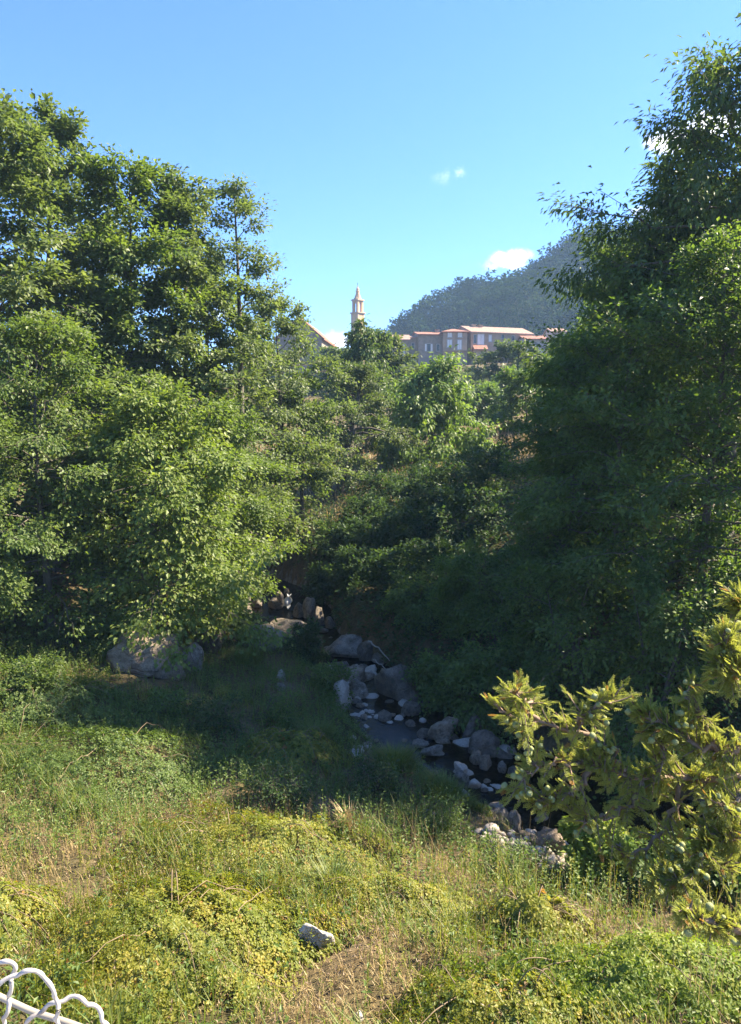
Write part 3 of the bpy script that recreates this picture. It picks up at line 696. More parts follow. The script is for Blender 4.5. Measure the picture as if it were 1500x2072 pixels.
tree_at('alder_tree', 'lower tree in front of the gabled stone building', 'tree', 570, 33, 590, 3.0, 26000, 'alder2', 6, group=L_, nb=46, prof=prof_dome, t0=.18, leaf=.14)
tree_at('alder_tree', 'small tree beside the dark trunk at the valley gap', 'tree', 612, 34, 745, 1.7, 11000, 'alder', 16, group=L_, nb=34, prof=prof_dome, t0=.3, leaf=.13)
tree_at('alder_tree', 'shaded tree showing through the gap behind the layered left tree', 'tree', 205, 31, 380, 3.6, 22000, 'alder2', 17, prof=prof_alder, leaf=.165, group=L_, nb=44)
tree_at('alder_tree', 'shaded tree filling the gap behind the thin airy tree', 'tree', 425, 33, 470, 3.3, 20000, 'alder2', 18, prof=prof_alder, leaf=.165, group=L_, nb=44)
tree_at('walnut_tree', 'bright green leafy tree hanging over the tan boulder', 'tree', 325, 20.2, 800, 2.75, 36000, 'bright', 7, nb=56, prof=prof_bush, t0=.12, rise=(-6, 55), droop=.26, leaf=.125, hang=.6, sig=.18, bias=(.15, -.02), trunk_r=.06)
tree_at('walnut_tree', 'mid green bushy tree low at the left picture edge', 'tree', 95, 19.5, 640, 3.1, 32000, 'alder', 8, nb=52, prof=prof_bush, t0=.04, rise=(-12, 60), droop=.28, leaf=.10, hang=.5)
tree_at('hazel_tree', 'rounded green tree behind the bright one overhanging the pool', 'tree', 455, 23, 800, 2.1, 24000, 'alder', 9, nb=44, prof=prof_dome, t0=.14, leaf=.10, rise=(-8, 55))
tree_at('hazel_tree', 'dark green tree half cut off low at the left edge', 'tree', -70, 17.5, 760, 2.3, 20000, 'alder', 10, nb=40, prof=prof_bush, t0=.04, leaf=.10, rise=(-10, 55))

R_ = 'trees on the right bank'
tree_at('chestnut_tree', 'tall loose tree with long drooping leaves and a forked trunk against the sky', 'tree', 1452, 19, 35, 4.2, 27000, 'chestnut', 21, group=R_, nb=42, ns=9, prof=prof_chest, t0=.42, leaf=.185, lw=.40, hang=.8, sig=.24, rise=(2, 52), droop=.18, trunk_r=.26, lean=(.3, 0))
tree_at('chestnut_tree', 'loose dark tree whose drooping tips cover the right end of the hill', 'tree', 1262, 23, 455, 2.9, 19000, 'chestnut', 55, group=R_, nb=42, ns=9, prof=prof_dome, t0=.12, leaf=.185, lw=.42, hang=.8, sig=.2, rise=(0, 50))
tree_at('chestnut_tree', 'long-leaved tree stepping up between the drooping tips and the tallest crown', 'tree', 1350, 21, 300, 2.9, 20000, 'chestnut', 56, group=R_, nb=42, ns=9, prof=prof_chest, t0=.2, leaf=.185, lw=.42, hang=.8, sig=.2, rise=(0, 50))
tree_at('grove_tree', 'slim dense tree with a pale thin stem in the shaded right grove', 'tree', 1245, 17.5, 590, 2.6, 34000, 'shade', 22, leaf=.10, group=R_, nb=52, prof=prof_dome, t0=.05, rise=(-5, 60))
tree_at('grove_tree', 'dense tree with light upper leaves at the right picture edge', 'tree', 1420, 15.5, 470, 2.8, 36000, 'shade', 23, leaf=.095, group=R_, nb=54, prof=prof_dome, t0=.05, rise=(-5, 60))
tree_at('grove_tree', 'dark dense tree at the left front of the right grove below the hill', 'tree', 1150, 21, 705, 2.1, 26000, 'shade', 24, leaf=.105, group=R_, nb=52, prof=prof_dome, t0=.04, rise=(-8, 58))
tree_at('grove_tree', 'tree cut off by the right picture edge above the cypress', 'tree', 1560, 14, 500, 2.5, 22000, 'shade', 25, leaf=.095, group=R_, nb=44, prof=prof_dome, t0=.05, rise=(-5, 58))
tree_at('grove_tree', 'rounded tree behind the slim pale-stemmed one under the drooping limbs', 'tree', 1305, 21.5, 470, 3.2, 30000, 'shade', 26, leaf=.11, group=R_, nb=48, prof=prof_dome, t0=.1, rise=(-5, 58))
tree_at('grove_tree', 'tree farther back in the right grove under the chestnut limbs', 'tree', 1290, 31, 545, 3.5, 18000, 'shade', 47, group=R_, nb=44, prof=prof_dome, t0=.08, leaf=.16)
tree_at('grove_tree', 'tree deep in the right grove at the foot of the hill', 'tree', 1225, 39, 620, 3.7, 15000, 'shade', 48, group=R_, nb=44, prof=prof_dome, t0=.08, leaf=.19)
tree_at('hazel_bush', 'dark bush overhanging the stream beside the slanted dark boulder', 'bush', 1010, 19, 1060, 1.8, 15000, 'shade', 27, nb=36, prof=prof_bush, t0=.03, rise=(-15, 60), droop=.35, stems=3, zb=.7)
tree_at('hazel_bush', 'dark leafy bush on the right bank behind the cypress tip', 'bush', 1160, 15.9, 1090, 1.9, 17000, 'shade', 28, nb=38, prof=prof_bush, t0=.03, rise=(-15, 60), droop=.35, stems=3)
tree_at('hazel_bush', 'dark bush by the water behind the upper cypress sprays', 'bush', 1340, 13.9, 1130, 1.8, 15000, 'shade', 29, nb=38, prof=prof_bush, t0=.03, rise=(-15, 60), droop=.35, stems=3)
tree_at('willow_bush', 'fresh light green feathery bush standing before the shaded slope', 'bush', 925, 20.5, 1100, 1.15, 13000, 'fig', 30, nb=40, prof=prof_cone, t0=.05, rise=(25, 75), droop=.05, leaf=.10, lw=.34, hang=.1, stems=4)

for i, (lab, u, y, vt, rr) in enumerate([('low dark bush drooping beside the brown slanted stone', 905, 17.9, 1330, 1.15), ('dark bush on the steep bank above the slanted boulder', 850, 21.8, 1165, 1.3), ('leafy dark bush over the water above the big round stone', 1000, 16.6, 1300, 1.2)]):
    tree_at('hazel_bush', lab, 'bush', u, y, vt, rr, 8000, 'shade', 70 + i, nb=28, ns=8, prof=prof_bush, t0=.03, rise=(-15, 60), droop=.4, stems=3, leaf=.10)
C_ = 'trees in the valley behind the stream'
tree_at('slope_tree', 'dark tree with a thick leaning trunk at the valley gap', 'tree', 690, 40, 735, 2.6, 15000, 'oak', 31, group=C_, nb=40, prof=prof_dome, t0=.24, leaf=.14, trunk_r=.40, lean=(1.3, 0), rise=(-5, 55))
tree_at('slope_tree', 'large-leaved tree whose top covers the foot of the church tower', 'tree', 742, 49, 652, 2.3, 9000, 'chestnut', 32, group=C_, nb=34, prof=prof_dome, t0=.2, leaf=.30, lw=.5, hang=.9, rise=(0, 55), sig=.2)
tree_at('slope_tree', 'sunlit large-leaved tree hanging over the dry grass terrace', 'tree', 868, 45, 748, 3.5, 15000, 'fig', 33, group=C_, nb=44, prof=prof_bush, t0=.12, leaf=.28, lw=.62, hang=.8, rise=(-15, 55), droop=.35, sig=.2, bias=(.25, -.2))
tree_at('slope_tree', 'blue-green tree between the tower tree and the sunlit large-leaved one', 'tree', 785, 54, 680, 2.7, 9000, 'oak', 34, group=C_, nb=36, prof=prof_dome, t0=.15, leaf=.24, rise=(0, 55))
tree_at('oak_tree', 'round pale oak in front of the longest village house', 'tree', 1022, 82, 692, 3.7, 10000, 'oak', 35, group=C_, nb=40, prof=prof_dome, t0=.12, leaf=0.360, shape=LEAF3)
tree_at('oak_tree', 'oak below the tall hip-roofed house', 'tree', 925, 96, 772, 4.2, 9000, 'oak', 36, group=C_, nb=36, prof=prof_dome, t0=.1, leaf=0.408, shape=LEAF3)
tree_at('oak_tree', 'small oak below the grey house with dark windows', 'tree', 868, 92, 758, 3.3, 8000, 'oak', 37, group=C_, nb=36, prof=prof_dome, t0=.1, leaf=0.408, shape=LEAF3)
tree_at('oak_tree', 'dark oak in the hollow left of the round pale oak', 'tree', 968, 66, 790, 3.4, 9000, 'shade', 38, group=C_, nb=36, prof=prof_dome, t0=.1, leaf=0.312, shape=LEAF3)
tree_at('oak_tree', 'dark tree at the hollow edge just left of the right grove', 'tree', 1062, 56, 748, 3.0, 10000, 'shade', 39, group=C_, nb=36, prof=prof_dome, t0=.08, leaf=0.264, shape=LEAF3)
tree_at('oak_tree', 'far tree under the white cloud beside the gabled building', 'tree', 668, 96, 703, 3.4, 8000, 'oak', 40, group=C_, nb=36, prof=prof_dome, t0=.1, leaf=0.408, shape=LEAF3)
tree_at('oak_tree', 'far bushy tree left of the tower tree', 'tree', 700, 84, 705, 3.0, 8000, 'oak', 41, group=C_, nb=36, prof=prof_dome, t0=.1, leaf=0.360, shape=LEAF3)
tree_at('oak_tree', 'dark tree below the red-roofed pale house', 'tree', 1115, 90, 712, 4.0, 8000, 'shade', 42, group=C_, nb=36, prof=prof_dome, t0=.1, leaf=0.360, shape=LEAF3)
tree_at('oak_tree', 'tree in front of the low grey house at the row end', 'tree', 815, 98, 728, 2.6, 6000, 'oak', 43, group=C_, nb=30, prof=prof_dome, t0=.1, leaf=0.408, shape=LEAF3)
tree_at('oak_tree', 'dark tree behind the thin airy tree left of the gabled building', 'tree', 540, 70, 690, 3.6, 9000, 'oak', 44, group=C_, nb=36, prof=prof_dome, t0=.1, leaf=0.312, shape=LEAF3)

# shrubs on the shaded slope and elsewhere
S_ = 'shrubs on the shaded slope'
rs = np.random.default_rng(5)
k = 0
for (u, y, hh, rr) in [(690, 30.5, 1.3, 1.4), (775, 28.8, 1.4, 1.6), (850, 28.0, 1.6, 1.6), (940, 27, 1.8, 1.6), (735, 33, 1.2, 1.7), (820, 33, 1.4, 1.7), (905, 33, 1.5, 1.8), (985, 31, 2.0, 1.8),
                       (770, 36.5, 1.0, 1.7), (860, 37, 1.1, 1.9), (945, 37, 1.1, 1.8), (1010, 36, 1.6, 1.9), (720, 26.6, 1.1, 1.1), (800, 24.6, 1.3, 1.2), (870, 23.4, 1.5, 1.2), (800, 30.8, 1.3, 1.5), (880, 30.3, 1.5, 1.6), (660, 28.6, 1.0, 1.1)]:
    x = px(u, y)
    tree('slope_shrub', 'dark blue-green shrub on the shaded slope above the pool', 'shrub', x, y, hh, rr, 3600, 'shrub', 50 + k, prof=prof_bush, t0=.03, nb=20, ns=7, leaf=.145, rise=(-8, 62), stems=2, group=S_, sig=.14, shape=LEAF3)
    k += 1
for (lab, u, y, hh, rr, nl, mt, lf, lw) in [
        ('small leafy shrub growing between boulders left of midstream', 617, 20.6, 1.35, .72, 5200, 'shrub', .09, .7),
        ('broad-leaved dark shrub at the water edge below the cypress', 1205, 9.6, .95, .55, 3600, 'vine', .085, .8),
        ('dark shrub right of the cobble bar under the lower cypress sprays', 1330, 9.1, .8, .7, 4200, 'shade', .08, .8),
        ('low dark shrub at the right edge above the dirt patch', 1460, 8.6, .9, .8, 4200, 'shade', .08, .8),
        ('low shrub sprouting beside the tan boulder', 205, 18.2, .8, .7, 3600, 'alder', .08, .7),
        ('fresh green bush in front of the grey boulder by the pool', 490, 20.6, .85, .75, 4800, 'herb', .07, .5),
        ('low dull bush at the left edge of the shaded bank', 60, 15.2, .7, .8, 2600, 'alder', .075, .6),
        ('rounded herb bush in the shade below the tan boulder', 330, 15.0, .45, .75, 2400, 'herb', .065, .6),
        ('tangled weedy bush right of the shaded left mound', 430, 14.4, .6, .7, 2400, 'shrub', .06, .5),
        ('weedy bush in the middle of the shaded bank', 560, 15.3, .5, .65, 2200, 'herb', .06, .5),
        ('low bush between the straw tuft and the water', 760, 12.0, .45, .55, 2000, 'shrub', .055, .5),
        ('feathery weed bush left of the cobble bar', 900, 11.0, .5, .5, 2000, 'herb', .05, .45),
        ('dark weedy bush at the shade edge behind the pale rough rock', 560, 11.2, .5, .7, 2200, 'shrub', .055, .5),
        ('weed bush below the cobble bar at the shade edge', 1030, 9.2, .5, .5, 2000, 'herb', .05, .5),
        ('green bush hiding the foot of the pale round boulder', 660, 17.6, .8, .7, 4600, 'herb', .07, .6)]:
    k += 1
    x = px(u, y)
    tree('bank_shrub', lab, 'shrub', x, y, hh, rr, nl, mt, 90 + k, prof=prof_bush, t0=.03, nb=22, ns=7, leaf=lf, lw=lw, rise=(0, 70), stems=3, sig=.07, trunk_r=.02)

# ------------------------------------------------------------------ rocks
def ico(sub):
    import bmesh
    bm = bmesh.new(); bmesh.ops.create_icosphere(bm, subdivisions=sub, radius=1.0)
    v = np.array([x.co[:] for x in bm.verts]); f = np.array([[q.index for q in x.verts] for x in bm.faces]); bm.free()
    return v, f
ICO3, ICO2 = ico(4), ico(2)
def rock_mesh(seed, sub=ICO3, facets=9, rough=.06):
    rg = np.random.default_rng(seed); v, f = sub
    r = np.ones(len(v)) * 1.15
    for _ in range(facets):     # cut by random planes: weathered blocky form
        n = nrm(rg.normal(0, 1, 3)); h = rg.uniform(.58, 1.0)
        c = v @ n; r = np.where(c > 1e-3, np.minimum(r, h / np.maximum(c, .08)), r)
    r = np.minimum(r, 1.15)
    p = v * r[:, None]
    a = rg.uniform(0, 6, 6)
    d = rough * (np.sin(3.1 * p[:, 0] + 2.2 * p[:, 1] + a[0]) + np.sin(4.3 * p[:, 1] + 3.3 * p[:, 2] + a[1]) + .6 * np.sin(7.7 * p[:, 0] - 6.1 * p[:, 2] + a[2]) + .4 * np.sin(13 * p[:, 1] + 9 * p[:, 0] + a[3]) + .3 * np.sin(19 * p[:, 2] - 15 * p[:, 0] + a[4]))
    return mesh_np('rock', p * (1 + d)[:, None], f, smooth=True)

def gz_at(u, v, guess=.3):
    z = guess
    for _ in range(6):
        p = at_z(u, v, z); z = float(ground_z(p[0], p[1]))
    return z

def boulder(label, u, v, wpx, hpx, z, mat, seed, name='boulder', depth=.85, rot=None, tilt=(0, 0), group=None, cat='boulder', facets=9, sink=.35):
    """u,v: the middle of the stone's visible outline; z: height of the ground or water at its foot"""
    if z > .5: z = gz_at(u, v + hpx * .42, z)
    p = at_z(u, v + hpx * .42, z); dist = np.linalg.norm(p - CAM)
    w = wpx * dist / 1507 / 2; h = hpx * dist / 1507 / 2
    p[1] += w * depth * .55
    me = rock_mesh(seed, facets=facets); me.materials.append(M[mat])
    o = obj(name, me, loc=(p[0], p[1], z + h * (1 - sink)))
    o.scale = (w, w * depth, h * (1 + sink))
    o.rotation_euler = (tilt[0], tilt[1], rot if rot is not None else seed * 1.3 % 1.2 - .6)
    return tag(o, label, cat, group)

boulder('large tan boulder half lit by the sun under the bright leafy tree', 300, 1338, 140, 80, .85, 'rocktan', 3, facets=15, sink=.2)
boulder('grey shaded boulder touching the right side of the large tan one', 372, 1336, 60, 56, .8, 'rock', 4)
boulder('dark grey boulder behind and right of the tan boulder', 425, 1303, 62, 48, .75, 'rockdark', 5)
boulder('bluish boulder at the left end of the pool under leaves', 455, 1278, 50, 26, .5, 'rockdark', 6)
boulder('long pale grey boulder on the left bank of the pool', 524, 1306, 100, 54, .35, 'rock', 7, depth=.7)
boulder('domed tan-grey boulder damming the pool', 572, 1283, 92, 40, .05, 'rockdark', 8, depth=.7, facets=5)
boulder('small grey boulder at the right foot of the domed one', 612, 1291, 32, 30, .02, 'rock', 9)
boulder('flat slab lying in the water in front of the domed boulder', 590, 1302, 40, 18, 0, 'rock', 10)
boulder('flat-topped grey boulder standing in midstream', 697, 1312, 78, 46, .02, 'rock', 11, facets=12)
boulder('brown boulder leaning on the right of the flat-topped one', 741, 1322, 34, 34, .02, 'rockdark', 12)
boulder('huge dark slanted boulder on the right side of the stream', 810, 1385, 96, 66, .05, 'rockdark', 13, facets=14, tilt=(0, .35), sink=.5)
boulder('brown sloping slab above the pointed stone', 714, 1370, 58, 30, .02, 'rocktan', 14, tilt=(0, -.3))
boulder('pointed grey stone in the stream below the sloping slab', 726, 1397, 50, 32, 0, 'rock', 15, facets=14)
boulder('pale round boulder on the near edge of the stream', 690, 1408, 36, 48, .15, 'cobble', 16, facets=4)
boulder('stacked grey stone on the left bank above the leafy shrub', 570, 1374, 22, 22, .5, 'cobble', 17)
boulder('grey stone below the stacked one on the left bank', 566, 1392, 24, 18, .5, 'rock', 18)
boulder('dark wedge stone at the right edge of the riffle', 830, 1436, 38, 22, .02, 'rockdark', 19)
boulder('brown slanted stone on the far side of the dark water', 901, 1481, 56, 34, .02, 'rocktan', 20, tilt=(0, -.3))
boulder('upright grey block left behind the big round stone', 957, 1479, 38, 42, .02, 'rockdark', 21, facets=10)
boulder('big round grey-brown stone left of the cypress', 983, 1511, 54, 38, .02, 'rockdark', 22, facets=3)
boulder('half-sunk flat stone near the grassy edge', 878, 1523, 42, 18, 0, 'rock', 23)
boulder('bluish flat stone just above the half-sunk one', 852, 1506, 32, 12, 0, 'rock', 24)
boulder('brown stone under the big round one', 967, 1537, 26, 22, 0, 'rocktan', 25)
boulder('reddish tan stone right of the brown one', 985, 1546, 26, 24, 0, 'rocktan', 26)
boulder('grey pebble-like stone right of the reddish one', 1017, 1556, 22, 20, 0, 'rock', 27)
boulder('small stone in the dark water beside the cypress tip', 1033, 1521, 20, 14, 0, 'rock', 28)
boulder('pale angular stone on the near water edge', 933, 1557, 28, 22, .05, 'cobble', 29)
boulder('grey stone just below the pale angular one', 934, 1575, 26, 18, .08, 'rock', 30)
boulder('pale stone beside the fern-green grass at the water edge', 961, 1586, 22, 15, .1, 'cobble', 31)
boulder('tall smooth grey boulder above the cobble bar', 1041, 1674, 25, 44, .2, 'rock', 32, facets=4)
boulder('grey round boulder at the top of the cobble bar', 1034, 1706, 30, 30, .25, 'cobble', 33, facets=4)
boulder('largest oval cobble at the lower end of the bar', 1142, 1758, 26, 34, .3, 'cobble', 34, facets=4)
boulder('grey shaded stone half under grass left of the bar', 1000, 1655, 46, 34, .25, 'rock', 35)
boulder('warm tan stone in the grass above the cobble bar', 965, 1665, 18, 14, .4, 'rocktan', 36)
boulder('pale rough rock lying in the sunlit grass of the foreground', 641, 1906, 62, 48, 1.75, 'chalk', 37, facets=14, tilt=(.2, .45), depth=.6, sink=.55)
boulder('small white rock in the dry grass at the bottom', 857, 2026, 26, 24, 2.0, 'chalk', 38, facets=12)
boulder('small white rock at the shade edge', 951, 1858, 24, 15, 1.35, 'chalk', 39, facets=10)
boulder('white stone cut off by the bottom edge', 727, 2064, 20, 16, 2.05, 'chalk', 40, facets=10)
for i, (u, v, w, h, lab) in enumerate([
        (497, 1236, 30, 22, 'stone at the left rim of the pool'), (478, 1243, 30, 26, 'dark stone under leaves at the left rim of the pool'), (556, 1222, 30, 22, 'squat stone behind the pool in the centre'),
        (567, 1208, 18, 18, 'pale stone stacked behind the squat one'), (520, 1222, 24, 14, 'dark stone at the back of the pool'), (604, 1238, 26, 24, 'brown stone right of the white cloth'),
        (628, 1234, 26, 36, 'upright split stone on the right rim of the pool'), (646, 1251, 26, 32, 'rounded stone at the right rim of the pool'), (668, 1262, 24, 18, 'flat stone at the right outlet of the pool'),
        (655, 1275, 18, 8, 'low stone barely above the water at the outlet'), (545, 1267, 16, 8, 'tiny pale stone poking out of the pool'), (580, 1197, 12, 12, 'small stone high behind the pool')]):
    boulder(lab, u, v, w, h, .02 if v > 1215 else .35, 'rockdark' if i not in (3, 6) else 'rock', 60 + i, cat='stone', name='stone', group='stones round the pool')
# riffle stones and other small counted stones
COB = [rock_mesh(200 + i, sub=ICO2, facets=3 + i % 4, rough=.04) for i in range(8)]
COBT = [rock_mesh(220 + i, sub=ICO2, facets=4, rough=.04) for i in range(4)]
for me in COB: me.materials.append(M['cobble'])
for me in COBT: me.materials.append(M['rocktan'])
def small(u, v, wpx, z, lab, grp, rg, tan=.15, flat=(.55, .85)):
    p = at_z(u, v, z); dist = np.linalg.norm(p - CAM); s = wpx * dist / 1507 / 2
    me = (COBT[rg.integers(4)] if rg.random() < tan else COB[rg.integers(8)])
    o = obj('cobble', me, loc=(p[0], p[1], z + s * .25)); o.scale = (s * rg.uniform(.85, 1.2), s * rg.uniform(.75, 1.0), s * rg.uniform(*flat))
    o.rotation_euler = (rg.normal(0, .2), rg.normal(0, .2), rg.uniform(0, 6.28))
    return tag(o, lab, 'cobble', grp)
rg = np.random.default_rng(31)
placed = []
tries = 0
poly = [(950, 1682), (1000, 1678), (1045, 1690), (1078, 1680), (1110, 1700), (1160, 1712), (1160, 1790), (1130, 1778), (1075, 1748), (1020, 1728), (985, 1705)]
def inside(u, v):
    c = False
    for i in range(len(poly)):
        (x1, y1), (x2, y2) = poly[i], poly[i - 1]
        if (y1 > v) != (y2 > v) and u < (x2 - x1) * (v - y1) / (y2 - y1) + x1: c = not c
    return c
while len(placed) < 190 and tries < 9000:
    tries += 1
    u, v = rg.uniform(940, 1190), rg.uniform(1670, 1800)
    if not inside(u, v): continue
    w = rg.choice([9, 11, 13, 16, 20, 24], p=[.22, .25, .22, .16, .1, .05])
    if any((u - a) ** 2 + ((v - b) * 1.35) ** 2 < (.42 * (w + c)) ** 2 for a, b, c in placed): continue
    placed.append((u, v, w))
    z = gz_at(u, v)
    small(u, v, w * 1.08, max(z, -.02), 'pale rounded cobble on the gravel bar below the cypress tip', 'cobbles of the gravel bar', rg, tan=.08)
for (cu, cv, su, sv, nn_, lab, grp) in [
        (768, 1452, 34, 14, 16, 'pale small stone of the riffle in midstream', 'stones of the riffle'), (735, 1520, 16, 34, 14, 'pale small stone on the grassy near bank', 'stones on the near bank'),
        (885, 1662, 16, 8, 9, 'pale small stone among the grass left of the gravel bar', 'stones in the grass'), (1000, 1590, 30, 12, 8, 'small stone at the edge of the dark water', 'stones by the dark water'),
        (735, 1420, 26, 20, 9, 'small stone in the stream below the pointed stone', 'stones below the pointed stone'), (1190, 1722, 20, 14, 8, 'wet small stone off the gravel bar', 'wet stones off the bar')]:
    for i in range(nn_):
        u, v = rg.normal(cu, su * .6), rg.normal(cv, sv * .6); z = max(gz_at(u, v), -.04)
        small(u, v, rg.uniform(9, 20), z, lab, grp, rg, tan=.25)
WET = [rock_mesh(240 + i, sub=ICO2, facets=5 + i, rough=.05) for i in range(5)]
for i, me in enumerate(WET): me.materials.append(M['rockdark' if i < 3 else 'rocktan'])
for i in range(95):
    k_ = rg.uniform(4.0, 11.2); j_ = int(k_); f_ = k_ - j_
    c_ = RIV[j_] * (1 - f_) + RIV[j_ + 1] * f_
    d_ = RIV[j_ + 1, :2] - RIV[j_, :2]; d_ = d_ / np.linalg.norm(d_)
    off = rg.normal(0, .62) * c_[2] * 1.1
    x, y = c_[0] - d_[1] * off, c_[1] + d_[0] * off
    s_ = rg.choice([.07, .10, .14, .19, .25], p=[.25, .28, .24, .15, .08]); z = max(float(ground_z(x, y)), rg.uniform(-.30, .12) * s_ - .35 * s_)
    me = WET[rg.integers(5)] if rg.random() < .62 else COB[rg.integers(8)]
    o = obj('cobble', me, loc=(x, y, z + s_ * .35)); o.scale = (s_ * rg.uniform(.9, 1.3), s_ * rg.uniform(.8, 1.1), s_ * rg.uniform(.55, .85)); o.rotation_euler = (rg.normal(0, .25), rg.normal(0, .25), rg.uniform(0, 6.28))
    tag(o, 'stone strewn along the shaded stream bed between the boulders', 'stone', 'stones strewn along the stream bed')
# cloth scrap on the far rocks
nc = 9
cu_, cv_ = np.meshgrid(np.linspace(0, 1, nc), np.linspace(0, 1, nc), indexing='ij')
cl = np.stack([(cu_ - .5) * .42 * (1 - .55 * cv_) - .12 * (1 - cv_) + .05 * np.sin(9 * cv_ + 4 * cu_), .10 * np.sin(8 * cu_ + 3 * cv_) + .05 * np.sin(13 * cv_), cv_ * .62 + .06 * np.sin(7 * cu_)], -1).reshape(-1, 3)
I = (np.arange(nc - 1)[:, None] * nc + np.arange(nc - 1)[None]).ravel()
p = at_z(585, 1229, .12)
cl *= .8
co = obj('cloth_scrap', mesh_np('cloth_scrap', cl, np.stack([I, I + nc, I + nc + 1, I + 1], -1), smooth=True), M['cloth'], loc=tuple(p))
sm = co.modifiers.new('thick', 'SOLIDIFY'); sm.thickness = .012
tag(co, 'crumpled scrap of white cloth caught on the rocks behind the pool', 'cloth')
# driftwood sticks
for i, (pts, r, lab) in enumerate([([(745, 1297, .9), (765, 1310, .75), (790, 1338, .45)], .022, 'pale bare stick leaning over the dark slanted boulder'), ([(755, 1335, .5), (772, 1345, .45), (785, 1358, .4)], .016, 'short bare stick below the longer leaning one'),
                                   ([(1180, 1855, 1.2), (1190, 1868, 1.15), (1205, 1888, 1.15)], .03, 'short brown log piece lying under the dark shrubs')]):
    P = np.array([at_z(u, v, z) for u, v, z in pts])
    s = np.linspace(0, 1, 9); Q = np.stack([np.interp(s, [0, .5, 1], P[:, k_]) for k_ in range(3)], -1); Q += .02 * np.sin(np.arange(9)[:, None] * np.array([2.1, 1.3, 1.7]))
    v, f = tubes(Q[None], (r * (1.1 - .6 * s))[None], 6); ac = Acc(); ac.add(v, f)
    tag(obj('driftwood', ac.mesh('driftwood', True), M['railgrey' if i < 2 else 'twig']), lab, 'stick')

# ------------------------------------------------------------------ ground cover of the near bank
def scatter_xy(n, x0, x1, y0, y1, rg, keep):
    x = rg.uniform(x0, x1, n); y = rg.uniform(y0, y1, n)
    k_ = rg.random(n) < keep(x, y)
    return x[k_], y[k_]
def nearbank(x, y, lo=.25):
    d, s = river(x, y); return (s < 0) & (d > lo)
def gauss(x, y, cx, cy, sx, sy): return np.exp(-((x - cx) / sx) ** 2 - ((y - cy) / sy) ** 2)
def dryness(x, y):
    d = 1.3 * gauss(x, y, -.1, 5.9, .7, .75) + .9 * gauss(x, y, -3.6, 7.2, 1.0, .8) + .8 * gauss(x, y, 2.2, 6.9, .9, .6) + .45 * gauss(x, y, -.2, 9.3, .9, .6) + .5 * gauss(x, y, -3.9, 8.6, .8, .9) + .25 * gauss(x, y, 0, 7, 9, 3.0)
    d += .55 * gauss(x, y, -2.2, 10.2, 1.6, .9)
    return np.clip(d + .22 * sn(x, y, 1.3, 1) - .04, 0, 1)
def bare(x, y):
    return np.clip(1.2 * gauss(x, y, 3.6, 7.6, 1.2, .45) + .9 * gauss(x, y, -3.4, 8.2, .5, .8) + .7 * gauss(x, y, -.15, 9.6, .5, .35) + .5 * gauss(x, y, 0, 6.0, .4, .4) + .8 * gauss(x, y, .0, 13.3, .35, 1.6) + 1.6 * gauss(x, y, 2.55, 10.9, .75, .7) + 1.3 * gauss(x, y, -.48, 6.6, .32, .45) + 1.1 * gauss(x, y, 1.0, 12.3, .3, .3) + gauss(x, y, .5, 5.75, .2, .3) + gauss(x, y, 1.1, 7.6, .2, .35) + 1.2 * gauss(x, y, -5.0, 16.6, .9, .7), 0, 1)

rg = np.random.default_rng(77)
# green and dry grass blades
def blades(x, y, hgt, wid, rg, spread=.5):
    n = len(x); z = ground_z(x, y)
    az = rg.random(n) * 6.283; tl = np.abs(rg.normal(0, spread, n))
    d = np.stack([np.cos(az) * tl, np.sin(az) * tl, np.ones(n)], -1)
    nn = np.stack([np.cos(az), np.sin(az), -.2 * np.ones(n)], -1)
    return leaves(np.stack([x, y, z - .02], -1), d, -nn, hgt, wid, np.clip(rg.normal(.5, .25, n), 0, 1), BLADE)
x, y = scatter_xy(150000, -11, 7.5, 4.6, 21, rg, lambda x, y: nearbank(x, y, .05) * (.22 + .55 * (sn(x, y, 1.1, 3) > .15)) * (1 - .7 * dryness(x, y)) * (1 - .85 * bare(x, y)) * np.clip(1.15 - (y - 6) / 26, .4, 1))
h = (.14 + .18 * rg.random(len(x))) * (1 + .8 * (sn(x, y, .9, 5) > .45)) * np.clip(.45 + river(x, y)[0] * .4, .45, 1); v, f, r = blades(x, y, h, .009 + .006 * rg.random(len(x)), rg)
o = obj('grass', mesh_np('grass', v, f, r), M['grass']); o['kind'] = 'stuff'; o['label'] = 'green grass growing over the near bank'; o['category'] = 'grass'
x, y = scatter_xy(110000, -8, 7, 4.6, 14, rg, lambda x, y: nearbank(x, y, .3) * (.05 + .8 * dryness(x, y)) * (1 - .6 * bare(x, y)))
h = .07 + .17 * rg.random(len(x)); v, f, r = blades(x, y, h, .006 + .005 * rg.random(len(x)), rg, spread=.9)
o = obj('dry_grass', mesh_np('dry_grass', v, f, r), M['dry']); o['kind'] = 'stuff'; o['label'] = 'straw coloured dry grass on the sunlit near bank'; o['category'] = 'grass'
x, y = scatter_xy(26000, -14, 20, 33, 60, rg, lambda x, y: .5 + .5 * (sn(x, y, .5) > 0))
h = .25 + .35 * rg.random(len(x)); v, f, r = blades(x, y, h, .03 + .03 * rg.random(len(x)), rg, spread=.6)
o = obj('dry_grass', mesh_np('terrace_grass', v, f, r), M['dry']); o['kind'] = 'stuff'; o['label'] = 'dry yellow grass on the terrace beyond the shaded slope'; o['category'] = 'grass'

